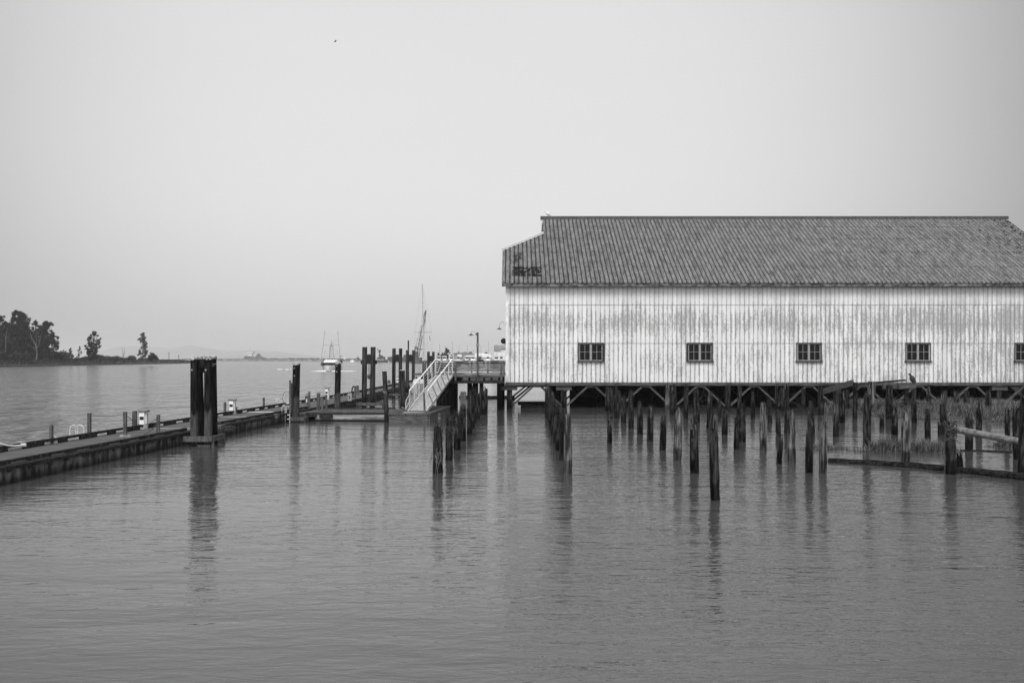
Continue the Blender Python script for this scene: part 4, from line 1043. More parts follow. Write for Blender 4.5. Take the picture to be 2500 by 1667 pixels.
tag(MB().box(px(1119.5, 879.5, PYF), (.48, .12, .05)).build('plank', M['white'], loc=px(1119.5, 879.5, PYF)), 'short white board lying on the pier top rail above the gangway', 'board')

# ------------------------------------------------------------------ FURNITURE OF THE DOCK
def post(u, vb, vt, wpx, label, z=DZ, mat='postwood', rounded=False, foot=False, group='short timber posts along the float', name='dock_post'):
    p = gp(u, vb, z); w_ = wpx*p.y/F; zt = HC-(vt-VH)*p.y/F
    root = empty(name, p, label, 'post', group); b = MB()
    if rounded: b.tube([p, (p.x, p.y, zt-w_*.3), (p.x, p.y, zt)], [w_/2, w_/2, w_*.28], 12)
    else: b.box((p.x, p.y, (z+zt)/2), (w_, w_, zt-z)); 
    b.build('shaft', M[mat], root)
    if foot: MB().prism([(p.x-w_*1.7,p.y-w_,z+.003),(p.x+w_*1.8,p.y-w_,z+.003),(p.x+w_*1.3,p.y-w_,z+.075),(p.x-w_*1.1,p.y-w_,z+.075)], (0, w_*2, 0)).build('foot_block', M['steel'], root)
    return root, p, zt
post(125.5, 1083, 1036, 9.5, 'dark round topped post on the river edge beside a small white box', rounded=True)
b = MB(); p = gp(132, 1082, DZ); b.box((p.x, p.y, DZ+.13), (.16, .16, .24)); tag(b.build('small_box', M['white'], loc=p), 'small white box at the foot of the dark round topped post', 'box')
_, pB, zB = post(218, 1065, 1008, 7.5, 'grey square post with a rope, the one after the first pair of white hoops', foot=True)
_, pC, zC = post(305.5, 1066, 1005, 7.5, 'grey square post with a foot block in the middle of the rope line', foot=True)
post(328.5, 1050, 1003, 9, 'broad grey post beside the first white power pedestal')
_, pF, zF_ = post(386.5, 1062, 1012, 7, 'grey square post at the end of the rope line near the big dolphin')
post(549, 1012, 981, 6.5, 'round topped post beside the second white power pedestal', rounded=True)
post(576, 1008, 993, 5.5, 'very short square post at the foot of the second power pedestal')
post(644, 997, 970, 5.5, 'lone round topped post between the second pedestal and the far hoops', rounded=True)
post(755, 998, 956, 4.5, 'slim grey post carrying a small box beside the single bolted pile')
post(777.5, 1002, 959, 7.5, 'broad post, first of three standing on the cross float', z=.38, group='posts on the cross float')
post(787, 1003, 970, 4.6, 'thin middle post of three standing on the cross float', z=.38, group='posts on the cross float')
post(796.5, 1003, 963, 5.0, 'tall post, last of three standing on the cross float by the pedestal', z=.38, group='posts on the cross float')
post(867, 976, 942, 4, 'thin post beside the hose reel on the float')
post(873, 964, 941, 5.5, 'stout short post just beyond the hose reel')
post(948, 937, 928, 3, 'tiny far post of a pair near the second pair of tall piles')
post(951.5, 937, 928, 3, 'tiny far twin post close to the third power pedestal')
post(665.5+43, 1008, 928, 4.4, 'tall thin board post holding the life ring beside the bolted pile')
post(665.5+47.5, 1009, 935, 4.2, 'tall dark board standing behind the life ring post', mat='rail')
def rope(name, pts, r, mat, label, n=6):
    return tag(MB().tube(pts, r, n).build(name, mat, loc=pts[0]), label, 'rope', 'ropes on the float')
def sag(p, q, s, n=9): return [Vector(p).lerp(Vector(q), k/n)-Vector((0, 0, s*math.sin(math.pi*k/n))) for k in range(n+1)]
rope('guard_rope', sag((pB.x,pB.y,zB-.08), (pC.x,pC.y,zC-.08), .06), .012, M['darkrope'], 'nearly straight rope strung between the first two grey square posts')
rope('guard_rope', sag((pC.x,pC.y,zC-.08), (pF.x,pF.y,zF_-.1), .34), .012, M['darkrope'], 'sagging rope passing the white pedestal to the last grey post')
rope('guard_rope', [(pF.x+.06,pF.y,zF_-.1), (pF.x+.05,pF.y-.05,1.0), (pF.x-.2,pF.y-.1,.7), (pF.x-.45,pF.y-.3,DZ+.02)], .018, M['darkrope'], 'loose rope tail hanging from the last grey post to the deck')
b = MB(); p = gp(58, 1086, DZ+.28); pts = sag(px(-30, 1066, p.y-.4), p, .12); b.tube(pts, .022, 8); b.tube([p+Vector((-.08,0,0)), p+Vector((.06,.03,0))], .055, 10)
tag(b.build('pale_hose', M['alu'], loc=p), 'pale hose with a wrapped coupling lying on the rail at the edge of the frame', 'hose')
def hoops(u0, u1, vb, vt, label, z=DZ, down=0):
    p = gp((u0+u1)/2, vb, z); root = empty('swim_ladder', p, label, 'ladder', 'white tube ladders on the float'); s_ = p.y/F
    W = (u1-u0)*s_; h = (vb-vt)*s_
    for k, (a, c) in enumerate(((0, .58), (.42, 1.0))):
        xa, xb = p.x-W/2+a*W, p.x-W/2+c*W; r = (xb-xa)/2; pts = [Vector((xa, p.y+k*.03, z-down))]
        for t in range(9): an = math.pi*(1-t/8); pts.append(Vector(((xa+xb)/2+r*math.cos(an), p.y+k*.03, z+h-r+r*math.sin(an))))
        pts.append(Vector((xb, p.y+k*.03, z-(down if k else 0)))); MB().tube(pts, .022, 8).build('hoop', M['alu'], root)
    if down:
        for q in range(3): MB().tube([(p.x+W*.2, p.y-.02, z-.1-q*.22), (p.x+W/2, p.y-.02, z-.1-q*.22)], .02, 6).build('rung', M['white'], root)
    return root
hoops(171, 204, 1069, 1038, 'pair of white ladder hoops nearest the frame edge on the river side')
hoops(667, 684, 991, 973, 'small far pair of white ladder hoops on the river side of the float')
hoops(688, 707, 1008, 991, 'white swim ladder reaching the water beside the single bolted pile', down=.55)
def pedestal(u, vb, vt, wpx, label, z=DZ):
    p = gp(u, vb, z); s_ = p.y/F; w_ = wpx*s_; h = (vb-vt)*s_; root = empty('power_pedestal', p, label, 'power pedestal', 'white power pedestals on the float')
    b = MB(); b.box((p.x-w_*.12, p.y, z+h*.46), (w_*.62, w_*.6, h*.92)); b.build('body', M['white'], root)
    MB().box((p.x+w_*.32, p.y+.03, z+h*.44), (w_*.24, w_*.5, h*.86)).build('side_panel', M['alu'], root)
    MB().prism([(p.x-w_*.62,p.y-w_*.5,z+h),(p.x+w_*.66,p.y-w_*.5,z+h),(p.x+w_*.5,p.y-w_*.4,z+h*.9),(p.x-w_*.45,p.y-w_*.4,z+h*.9)], (0, w_*.95, 0)).build('cap', M['steel'], root)
    MB().box((p.x-w_*.12, p.y-w_*.31, z+h*.58), (w_*.50, .012, h*.17)).build('socket_plate', M['black'], root)
    return root
pedestal(350.5, 1047, 1001, 20, 'large white power pedestal among the rope posts')
pedestal(567.5, 1011, 974, 16, 'white power pedestal just beyond the four-pile dolphin')
pedestal(799, 975, 946, 10.5, 'white power pedestal behind the posts of the cross float')
pedestal(972, 938, 920, 5.5, 'tiny white power pedestal seen between the second pair of tall piles')
# life ring
p = gp(703, 1007, DZ); c = Vector((p.x, p.y-.1, HC-(972-VH)*p.y/F)); root = empty('life_ring', c, 'pale life ring hanging on the tall thin board post', 'life ring')
b = MB(); b.tube([c+Vector((.19*math.cos(t), 0, .27*math.sin(t))) for t in [i*math.pi/8 for i in range(17)]], .05, 8, False); b.build('ring', M['alu'], root)
b = MB(); b.tube([c+Vector((.24*math.cos(t), -.04, .32*math.sin(t)+(.03 if i % 4 == 2 else 0))) for i, t in enumerate([i*math.pi/8 for i in range(17)])], .014, 5, False); b.tube([c+Vector((-.1,-.06,-.2)), c+Vector((-.05,-.06,-.6))], .03, 6); b.build('grab_line', M['darkrope'], root)
p = gp(748.5, 992, DZ); root = empty('sign_box', (p.x, p.y, DZ), 'small dark cabinet with a pale label beside the slim grey post', 'cabinet')
MB().box((p.x, p.y, DZ+.36), (.15, .14, .55)).box((p.x+.04, p.y, DZ+.72), (.22,.05,.05)).build('cabinet', M['postwood'], root); MB().box((p.x+.02, p.y-.08, DZ+.35), (.05, .01, .18)).build('label_plate', M['white'], root)
p = gp(854.5, 979, DZ); root = empty('utility_box', (p.x, p.y, DZ), 'weathered white utility box at the edge of the float before the hose reel', 'box')
MB().box((p.x, p.y, DZ+.27), (.26, .22, .52)).build('body', M['paledeck'], root); MB().box((p.x-.02, p.y-.12, DZ+.25), (.06, .02, .2)).build('tap', M['black'], root)
p = gp(863.5, 970, DZ); c = Vector((p.x, p.y, DZ+.42)); root = empty('hose_reel', (p.x, p.y, DZ), 'dark oval hose coil hanging on a stand beside the first pair of tall piles', 'hose reel')
MB().tube([c+Vector((.13*math.cos(t), 0, .38*math.sin(t))) for t in [i*math.pi/8 for i in range(17)]], .05, 8, False).build('coil', M['rail'], root); MB().box(c+Vector((.18,.02,.32)), (.34,.05,.06)).box(c+Vector((.1,.05,-.1)), (.06,.05,.6)).build('stand', M['postwood'], root)

# ------------------------------------------------------------------ BOATS
def hullmesh(b, L, W, H, z0=0, flare=.35, sheer=.35, n=12, transom=.8, bow=1.0, fr=.0):
    # bow toward -Y at local origin, stern at +Y
    rows_ = []
    for i in range(n+1):
        t = i/n; half = W/2*min(1, (1-(1-t)**2.6)**.75+.015) if t < .75 else W/2*(1-(1-transom)*((t-.75)/.25)**2)
        top = z0+H*(1+sheer*(1-t)**2); 
        prof = [(0, z0-.5), (half*(1-flare)*.75, z0-.35), (half*(1-flare*.6*(1-t)), z0+.15*H), (half, top)]
        rows_.append([(x, t*L-(.22*H*(1-t)*((z-z0)/H+.3)*2), z) for x, z in prof])
    base = len(b.v)
    for r_ in rows_:
        b.v += r_; b.v += [(-x, y, z) for x, y, z in reversed(r_)]
    m = 8
    for i in range(n):
        for j in range(m-1): k = base+i*m+j; b.f.append((k, k+m, k+m+1, k+1))
        b.f.append((base+i*m+3, base+i*m+4, base+(i+1)*m+4, base+(i+1)*m+3))
    b.f.append(tuple(base+n*m+j for j in range(m))); b.f.append(tuple(base+j for j in reversed(range(m))))
def place(o_name, mbs, loc, rz, root):
    ca, sa = math.cos(rz), math.sin(rz)
    for nm, mb, mat in mbs:
        mb.v = [(loc[0]+x*ca-y*sa, loc[1]+x*sa+y*ca, loc[2]+z) for x, y, z in mb.v]; mb.build(nm, M[mat], root)
# the trawler coming up the river
fb_ = (px(804,900,262).x, 262, 0); root = empty('fishing_boat', fb_, 'white fishing boat with two tall raised trolling poles heading this way up the river', 'fishing boat')
k = 262/F
h = MB(); hullmesh(h, 14, 5.4, 1.45, 0, sheer=.06, flare=.14)
cb = MB(); cb.box((0, 6.2, 1.95), (4.3, 5, .7)); wd = MB()
for i in range(6): wd.box((-1.8+i*.72, 3.66, 1.95), (.52, .08, .46))
for i in range(4):
    for s_ in (-1, 1): wd.box((s_*2.17, 4.5+i*1.1, 1.95), (.06, .7, .46))
rf = MB(); rf.prism([(-1.9,3.3,2.3),(1.9,3.3,2.3),(1.65,3.3,2.95),(1.2,3.3,3.1),(-1.2,3.3,3.1),(-1.65,3.3,2.95)], (0,5.6,0))
ms = MB()
for s_ in (-1, 1): ms.tube([(s_*.62*1.05, 7.0, 3.0), (s_*.36, 7.0, 6.9)], .06, 6); ms.tube([(s_*.62*1.05, 8.4, 2.8), (s_*.30, 7.1, 6.9)], .05, 5)
for z in (3.5, 4.1, 4.7, 5.3, 5.9, 6.4): ms.tube([(-.18,7.0,z),(.18,7.0,z)], .03, 4)
ms.tube([(-.18,7,3),(-.15,7,6.6)], .03, 4); ms.tube([(.18,7,3),(.15,7,6.6)], .03, 4)
ms.box((0, 7.0, 6.7), (1.0, .4, .12)); ms.tube([(0,7,6.8),(0,7,8.5)], .05, 5); ms.tube([(-.3,7,7.4),(.3,7,7.4)], .04, 4); ms.lathe((0,7,6.9), [(.3,0),(.1,.5),(.02,.7)], 8)
ms.lathe((.40,7,7.55), [(.02,0),(.14,.12),(.02,.26)], 8)
pl = [MB(), MB()]
pl[0].tube([(-2.65, 6, 1.6), (-2.5, 6, 4.2), (-1.65, 6, 10.9)], [.075,.065,.045], 6); pl[1].tube([(2.35, 6, 1.6), (2.3, 6, 4.2), (1.75, 6, 10.8)], [.075,.065,.045], 6)
for a, z in ((-1.72, 10.0), (-2.13, 7.0)): pl[0].lathe((a, 6, z), [(.02,0),(.09,.1),(.09,.3),(.02,.4)], 6)
for a, z in ((1.79, 10.0), (2.02, 7.0)): pl[1].lathe((a, 6, z), [(.02,0),(.09,.1),(.09,.3),(.02,.4)], 6)
rg = MB(); rg.tube([(-2.13,6,7.05),(2.05,6,7.05)], .03, 4)
rg.tube([(-2.4,6.5,2.0),(-1.65,6.5,5.6),(-.65,7,2.9)], .04, 4); rg.tube([(2.3,6.5,2.0),(1.5,6.5,5.6),(.65,7,2.9)], .04, 4)
dk = MB(); dk.box((-2.2, 5.0, 1.9), (.5, 5, .9)); dk.box((2.2, 7.0, 1.9), (.5, 5, .9)); dk.box((2.5,9,2.6), (.5,2,.9)); dk.lathe((-.0,-.25,.75), [(.03,0),(.18,.05),(.10,.12),(.05,.5)], 6)
dk.box((-2.1,9,2.7), (.6,2,1.2))
place('', [('hull', h, 'foam'), ('deckhouse', cb, 'darkframe'), ('window', wd, 'black'), ('roof', rf, 'white'), ('mast', ms, 'steel'), ('trolling_pole', pl[0], 'steel'), ('trolling_pole', pl[1], 'steel'), ('rigging', rg, 'steel'), ('deck_gear', dk, 'darksteel')], fb_, .10, root)
# bow wave
b = MB(); rnd = random.Random(2)
for i in range(170):
    t = rnd.random(); s_ = rnd.choice((-1, 1)); x = s_*(1.0+t*4.3*(1 if s_ < 0 else 1.3)); y = -1.2+abs(t)*rnd.uniform(2,9)+rnd.uniform(-.6,.6); r = rnd.uniform(.08,.30)*(1.15-t)
    c = Vector((fb_[0]+x, fb_[1]+y, .02)); b.add([c+Vector((-r*2.2,0,0)), c+Vector((0,-r*2,.0)), c+Vector((r*2.2,0,0)), c+Vector((0,.2,r*.9))], [(0,1,3),(1,2,3),(2,0,3)])
tag(b.build('foam', M['foam'], loc=fb_), 'white bow wave foam spreading to both sides of the fishing boat', 'foam', kind='stuff')
b = MB()
for i in range(9):
    u = rnd.choice((rnd.uniform(678,688), rnd.uniform(696,712))); c = px(u, 901.8, 1); Y = HC*F/(901.9+rnd.uniform(-.5,.8)-VH); c = Vector(((u-UC)*Y/F, Y, .02)); r = rnd.uniform(.1,.3)
    b.add([c+Vector((-r*2.4,0,0)), c+Vector((0,-r*3,.0)), c+Vector((r*2.4,0,0)), c+Vector((0,.2,r*.8))], [(0,1,3),(1,2,3),(2,0,3)])
tag(b.build('foam', M['foam'], loc=(px(690,901,310).x,310,0)), 'small broken whitecaps on the river beyond the bolted pile', 'foam', kind='stuff')
# the ship beyond the breakwater
Ys = 2500; q = Ys/F; root = empty('ship', px(622, 877, Ys), 'distant ship with a white bridge and dark hull beyond the breakwater', 'ship')
def P2(b, poly, Y, depth): b.prism([px(u, v, Y) for u, v in poly], (0, depth, 0))
b = MB(); P2(b, [(596,878),(595,873.5),(597,871),(598,868),(606,868.5),(618,870.5),(634,870),(646,873.5),(650,878)], Ys, 14); b.build('hull', M['navyhull'], root)
b = MB(); P2(b, [(598,868.5),(599,862),(617,862.5),(615,868),(612,870)], Ys+2, 9); P2(b, [(597,860),(618,860),(616,862.4),(599,862.4)], Ys-1, 14); b.build('bridge', M['foam'], root)
b = MB(); P2(b, [(598,860.2),(619,860.0),(619,858.8),(598,858.8)], Ys, 12); b.build('bridge_wing', M['farhull'], root)
b = MB(); P2(b, [(624,871),(627,866),(629,862.5),(633,863),(635,867),(640,872)], Ys+3, 6); b.build('winch_house', M['navyhull'], root)
b = MB()
for u, v in ((604,853),(609.5,846),(611,850),(615,854)): b.tube([px(u,860,Ys), px(u,v,Ys)], .45, 5)
b.build('mast', M['farwall'], root)
# small far boats and marker
for u, v, Y, s_, lab in ((840, 877.5, 1300, .55, 'tiny white motor cruiser far off near the end of the breakwater'), (860, 880.3, 1000, .42, 'tiny white open boat low on the water past the breakwater')):
    c = px(u, v, Y); c.z = 0 if v > 879 else 2.4; root = empty('motor_boat', c, lab, 'boat', 'far small white boats')
    L_ = 5.2*s_*Y/1000; b = MB(); b.prism([(c.x-L_,c.y,c.z),(c.x+L_*.9,c.y,c.z),(c.x+L_,c.y,c.z+1.3),(c.x-L_*1.15,c.y,c.z+1.6)], (0,3,0)); b.build('hull', M['foam'], root)
    MB().prism([(c.x-L_*.5,c.y+.3,c.z+1.4),(c.x+L_*.5,c.y+.3,c.z+1.4),(c.x+L_*.35,c.y+.3,c.z+2.9),(c.x-L_*.2,c.y+.3,c.z+2.9)], (0,2,0)).build('cabin', M['farwall'], root)
c = px(873.5, 881, 1100); root = empty('channel_marker', (c.x, c.y, 0), 'small dark channel marker on a pole at the tip of the breakwater', 'marker')
MB().tube([(c.x,c.y,-.5),(c.x,c.y,7)], .25, 6).build('pole', M['darksteel'], root); MB().box((c.x,c.y,3.9), (3,1.2,1.6)).build('day_board', M['darksteel'], root)
c = px(832, 880, 700); root = empty('marker_pole', (c.x, c.y, 0), 'thin pole with a small crossbar standing in the river beside the fishing boat', 'pole')
MB().tube([(c.x,c.y,-.5),(c.x,c.y,5.6)], .12, 6).build('pole', M['darksteel'], root); MB().box((c.x,c.y,5.3), (1.8,.2,.3)).build('crossbar', M['darksteel'], root)

# derrick ship and crane barge
Yd = 900; root = empty('derrick_ship', px(930, 882, Yd), 'dark work ship with a stubby derrick mast seen past the first pair of tall piles', 'ship')
b = MB(); P2(b, [(916,885),(917,879),(920,877.5),(935,878),(944,878),(944,885)], Yd, 8); b.build('hull', M['farhull'], root)
b = MB()
for (u0, u1, v0, v1) in ((920,923.5,872,878),(924,929,874,878),(930,934,868,878),(934.5,939,870.5,878),(926,928,866,876)): P2(b, [(u0,v1),(u1,v1),(u1,v0),(u0,v0)], Yd+1, 5)
b.build('deckhouse', M['farhull'], root)
b = MB(); b.tube([px(927,876,Yd), px(927,853.5,Yd)], .6, 6); b.tube([px(924,857.5,Yd), px(930.5,857.5,Yd)], .45, 5); b.tube([px(925,855,Yd), px(930,855,Yd)], .3, 5); b.tube([px(926,862,Yd), px(921,850.5,Yd)], .3, 5); b.tube([px(924,868,Yd), px(931,868,Yd)], .5, 5); b.build('derrick', M['farhull'], root)
b = MB()
for i in range(8): u = 919+i*2.4; P2(b, [(u,879),(u+1.4,879),(u+1.2,876.8),(u+.2,877)], Yd-1, 2)
b.build('deck_gear', M['farwall'], root)
root = empty('crane_barge', px(985, 883, Yd), 'long flat dark barge carrying a tall lattice crane behind the tall piles', 'barge')
b = MB(); P2(b, [(951,884),(946,878),(946,871.5),(956,870.5),(966,871.5),(1028,872.5),(1028,884)], Yd, 12); b.build('hull', M['farhull'], root)
b = MB(); P2(b, [(1008,873),(1008,862),(1011,858),(1020,858),(1021,873)], Yd+1, 6); P2(b, [(956,872),(956,869),(975,869),(975,872)], Yd+1, 6); P2(b, [(985,872),(985,866),(997,866),(997,872)], Yd+2, 5); b.build('crane_house', M['farhull'], root)
def lattice(b, p, q, w0, w1, n, r):
    p, q = Vector(p), Vector(q); d = (q-p); s = Vector((1,0,-.15)).normalized(); sy = Vector((0,1,0))
    def cr(f): c = p+d*f; w_ = (w0+(w1-w0)*f)/2; return [c-s*w_-sy*w_, c+s*w_-sy*w_, c+s*w_+sy*w_, c-s*w_+sy*w_]
    for k in range(4): b.tube([cr(0)[k], cr(1)[k]], r, 4)
    for i in range(n):
        a, c = cr(i/n), cr((i+1)/n)
        for k in range(4): b.tube([a[k], c[(k+1) % 4]] if i % 2 else [a[(k+1) % 4], c[k]], r*.6, 3, False)
b = MB(); lattice(b, px(1020, 869, Yd), px(1038.5, 762, Yd), 2.6, 1.2, 22, .22); b.build('boom', M['farhull'], root)
b = MB(); P2(b, [(1037,768),(1038,760),(1039.5,756.5),(1041,758),(1040,766),(1038.5,770)], Yd-.5, 1.2); P2(b, [(1034.5,788),(1036,780),(1039,780),(1037,788)], Yd-.5, 1.4); b.build('boom_head', M['darksteel'], root)
b = MB()
b.tube([px(1040,762,Yd), px(1036,818,Yd)], .12, 4); b.tube([px(1027,795,Yd), px(1012,868,Yd)], .12, 4); b.tube([px(1030,800,Yd), px(1018,830,Yd), px(1014,848,Yd)], .12, 4); b.tube([px(1020,829,Yd), px(1034,829,Yd)], .15, 4)
b.build('stay_cables', M['steel'], root)
b = MB(); P2(b, [(1012,849),(1012,846),(1018.5,846),(1018,849)], Yd-1, 2); P2(b, [(1020,854),(1020,851.5),(1031,852),(1031,854)], Yd-1, 2); b.tube([px(1014,849,Yd), px(1010,872,Yd)], .5, 5); b.tube([px(1018,849,Yd), px(1020,872,Yd)], .5, 5); b.build('gantry', M['farhull'], root)
# marina clutter, sheds and trees on the shore
def farshed(poly_wall, poly_roof, Y, label, mw='farwall', mr='roofgrey', name='shed', d=14):
    u0, v0 = poly_wall[0]; root = empty(name, px(u0, 884, Y), label, 'shed', 'sheds on the far shore')
    b = MB(); P2(b, poly_wall, Y, d); b.build('wall', M[mw], root); b = MB(); P2(b, poly_roof, Y-.5, d+1); b.build('roof', M[mr], root); return root
farshed([(1206,884),(1206,855),(1222,855),(1222,851),(1236,851),(1236,884)], [(1206,842.5),(1240,842.5),(1240,851.5),(1222,851.5),(1222,855.5),(1206,855.5)], 430, 'white shed with a steep grey roof right beside the big shed corner')
r_ = farshed([(1158,884),(1159,868),(1198,868),(1200,884)], [(1157,873),(1160,863),(1166,861.5),(1196,863.5),(1202,873)], 470, 'long low white boat shelter behind the lamp post', mr='white')
r_ = farshed([(1108,884),(1108,862.5),(1152,862),(1158,868),(1158,884)], [(1105,863.4),(1105,861.8),(1130,859.8),(1152,862),(1160,867.5),(1160,869.2),(1150,864.2),(1130,861.8)], 520, 'low wide shed with a thin pale roof edge on the far shore', mw='roofgrey')
b = MB()
for u0, u1, v0, v1 in ((1117,1127,865,872),(1138,1157,867,871)): P2(b, [(u0,v1),(u1,v1),(u1,v0),(u0,v0)], 519, .5)
b.build('sign_panel', M['foam'], r_)
tree(1090, 850, 17, 560, 'rounded tree rising above the marina behind the gangway head', 41, z0=1.0, lobes=16, dens=1.0, low=.25, group='trees behind the marina', lf=.3, trunk_r=.25)
for i, (u, vt, w_, lab) in enumerate(((1070, 862, 10, 'small shrub-like tree next to the dark fourth pile pair'), (1080, 861, 10, 'low bush tree between the dark piles and the rounded marina tree'), (1103, 866, 12, 'low tree on the shed side of the rounded marina tree'),
      (1118, 859.5, 14, 'low treetop showing over the pale roof edge shed'), (1135, 859.5, 12, 'second low treetop above the pale roof edge shed'), (1148, 859, 16, 'broad low treetop beside the white boat shelter'), (1186, 859.5, 12, 'low dark treetop above the white boat shelter'))):
    tree(u, vt, w_, 600, lab, 50+i, z0=.8, lobes=9, dens=1.0, low=.1, group='trees behind the marina', lf=.4, trunk_r=.15)
rnd = random.Random(77)
cols = ['foam', 'farwall', 'foam', 'farhull', 'roofgrey']
names = ['white cabin boat with a low wheelhouse', 'grey moored workboat', 'small white gillnet boat', 'dark hulled moored boat', 'pale sloop without sails']
where = ['just past the dark fourth pile pair','in front of the rounded marina tree','under the low marina treetops','before the pale roof edge shed','between the two low sheds','under the sign of the low shed','beside the lamp post','in front of the white boat shelter','before the grey-roofed shed','against the big shed corner']
for i in range(10):
    u = 1068+i*17.5+rnd.uniform(-3, 3); Y = 330+rnd.uniform(-20, 40); c = px(u, 884, Y); c.z = .0; L_ = rnd.uniform(.55, .95)
    root = empty('moored_boat', c, names[i % 5]+' '+where[i], 'boat', 'boats moored in the marina')
    b = MB(); b.prism([(c.x-1.6*L_,c.y,c.z+1.1),(c.x+1.5*L_,c.y,c.z+1.1),(c.x+1.8*L_,c.y,c.z+2.9),(c.x-1.7*L_,c.y,c.z+2.7)], (0,6,0)); b.add([],[]); b.box((c.x,c.y+3,c.z+.4), (2.6*L_,5.5,1.6)); b.build('hull', M[cols[i % 5]], root)
    b = MB(); b.box((c.x+.1,c.y+3,c.z+3.5), (1.7*L_,3,1.4)); b.box((c.x,c.y+3,c.z+4.25), (2.1*L_,3.4,.14)); b.build('cabin', M[cols[(i+1) % 3]], root)
    b = MB(); b.box((c.x+.1,c.y+1.45,c.z+3.65), (1.4*L_,.1,.5)); b.build('window', M['black'], root)
    hm = rnd.uniform(6, 9) if i not in (2, 4, 7) else rnd.uniform(9, 11.5)*.85
    b = MB(); b.tube([(c.x+.3,c.y+3,c.z+2), (c.x+.3,c.y+3,c.z+hm)], .05, 5); b.tube([(c.x-.4,c.y+3,c.z+hm*.7),(c.x+1.0,c.y+3,c.z+hm*.7)], .03, 4); b.build('mast', M['steel'], root)
# sailing boat moored behind the gangway
Yb = 96; cx_ = px(1028, 925, Yb).x; root = empty('sailing_boat', (cx_, Yb, 0), 'moored sailing boat whose bare mast towers above the gangway', 'sailing boat')
h = MB(); hullmesh(h, 8.5, 2.5, .8, 0); dk2 = MB(); dk2.prism([(-.8,3,.8),(.8,3,.8),(.6,3,1.35),(-.6,3,1.35)], (0,3.2,0)); dk2.box((0,7,1.1), (1.6,1.2,.4))
place('', [('hull', h, 'foam'), ('cabin', dk2, 'farwall')], (cx_, Yb-4, 0), 0, root)
b = MB(); mb0, mt = px(1034.5, 926, Yb), px(1031, 697, Yb); b.tube([mb0, mb0.lerp(mt, .25), mb0.lerp(mt, .6), mt], [.11,.10,.07,.045], 10); b.lathe(mt, [(.02,-.05),(.06,0),(.05,.12),(.01,.2)], 8); b.box(px(1031.3,704,Yb), (.08,.08,.18)); b.build('mast', M['alu'], root)
b = MB(); b.tube([px(1013,811,Yb), px(1054,811,Yb)], .02, 5); b.tube([px(1017,829,Yb), px(1026,829,Yb)], .02, 5); b.build('spreader', M['steel'], root)
b = MB()
for (a, c) in (((1029.5,704),(1013,811)),((1013,811),(1011,925)),((1033,704),(1054,811)),((1054,811),(1056,925)),((1031,740),(1042,925)),((1031,760),(1022,925)),((1033,704),(1046,870))): b.tube([px(*a, Yb), px(*c, Yb+.6)], .005, 4)
b.build('stays', M['steel'], root)
b = MB(); b.bar(px(1048.5,820,Yb), px(1050.3,832,Yb), .05, .03); b.build('furled_pennant', M['darksteel'], root)
b = MB(); b.box(px(1036, 899, Yb-.5), (.34,.3,1.0)); b.build('mast_collar', M['postwood'], root)
# cluttered gear on the float under the mast
for i, (u, lab, mt_) in enumerate(((1017, 'dark deck winch on the float below the white hand rail', 'darksteel'), (1023, 'small pale crate on the float below the bare mast', 'farwall'))):
    p = gp(u, 930, DZ); b = MB(); b.lathe((p.x, p.y, DZ), [(.2,0),(.2,.1),(.12,.2),(.12,.45),(.2,.5),(.05,.6)], 10) if i == 0 else b.box((p.x, p.y, DZ+.25), (.4,.3,.45))
    tag(b.build('deck_winch' if i == 0 else 'crate', M[mt_], loc=p), lab, 'winch' if i == 0 else 'crate')

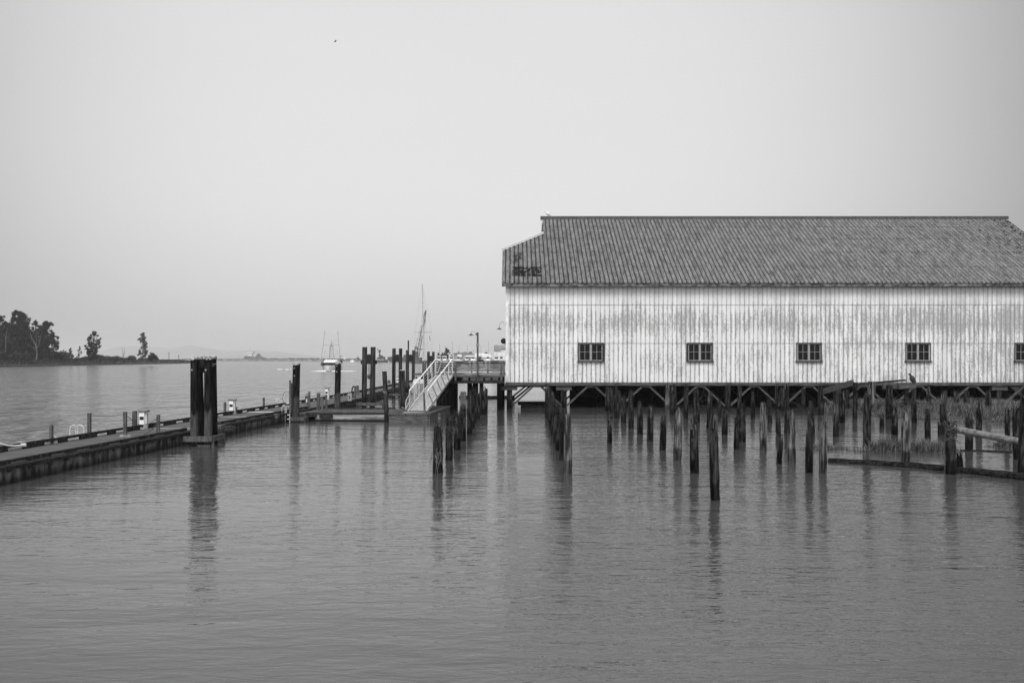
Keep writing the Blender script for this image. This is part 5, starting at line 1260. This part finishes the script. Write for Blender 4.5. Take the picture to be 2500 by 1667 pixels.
# ------------------------------------------------------------------ BIRDS
def bird(name, c, s, label, mat, pose='stand', flip=1, beakm='darksteel', fat=1.35):
    root = empty(name, c, label, 'bird'); c = Vector(c); b = MB()
    ax = Vector((flip*.75, 0, .55)).normalized() if pose == 'stand' else Vector((flip*.5, 0, .86)).normalized()
    pr = [(-.62,.01),(-.5,.05),(-.3,.13),(-.05,.19),(.18,.17),(.34,.11),(.42,.085),(.50,.095),(.57,.085),(.63,.04)]
    b.tube([c+Vector((0,0,.42*s))+ax*t*s for t, _ in pr], [r*s*(fat if _ < .3 else 1.1) for _, r in pr], 12)
    b.build('body', M[mat], root, True)
    hd = c+Vector((0,0,.42*s))+ax*.56*s
    MB().tube([hd+Vector((flip*.05*s,0,0)), hd+Vector((flip*.20*s,0,-.02*s))], [.035*s,.004*s], 6).build('beak', M[beakm], root)
    for y in (-.05, .05): MB().tube([c+Vector((0,y*s,.30*s)), c+Vector((.02*flip*s,y*s,.0))], .014*s, 5).build('leg', M['darksteel'], root)
    return root
bc = px(2228, 936, 58.6); bird('perched_bird', bc, .62, 'dark hunched bird standing on the thick cap beam under the fourth window', 'feather', 'hunch', -1)
gc = Vector((px(1338, 531, 78).x, 78, RZ+.16)); bird('seagull', gc, .50, 'pale gull standing on the ridge near the gable end', 'gullwhite', 'stand', -1)
fc = px(818.5, 102, 70); root = empty('flying_bird', fc, 'tiny dark bird flying high in the empty sky', 'bird')
MB().tube([fc+Vector((-.10,0,-.06)), fc, fc+Vector((.10,0,.05))], [.01,.035,.01], 6).build('body', M['feather'], root)
for s_ in (-1, 1): MB().add([fc+Vector((-.03,0,0)), fc+Vector((.05,0,.02)), fc+Vector((.10,s_*.18,.07)), fc+Vector((.02,s_*.12,.05))], [(0,1,2,3)]).prism([fc+Vector((-.03,0,0)), fc+Vector((.05,0,.02)), fc+Vector((.07,s_*.16,.06))], (0,0,.006)).build('wing', M['feather'], root)

# ------------------------------------------------------------------ AIR
hz = MB(); hz.box((0, 6950, 79), (18400, 14400, 164)); 
hm = bpy.data.materials.new('haze'); hm.use_nodes = True; N = hm.node_tree.nodes; L = hm.node_tree.links; N.clear()
ho = N.new('ShaderNodeOutputMaterial'); pv = N.new('ShaderNodeVolumePrincipled'); pv.inputs['Color'].default_value = (.97,.97,.97,1); pv.inputs['Density'].default_value = HAZE_DENSITY; pv.inputs['Anisotropy'].default_value = .2
L.new(pv.outputs[0], ho.inputs['Volume'])
o = tag(hz.build('haze', hm), 'thin pale sea haze over the whole river', 'haze', kind='stuff')
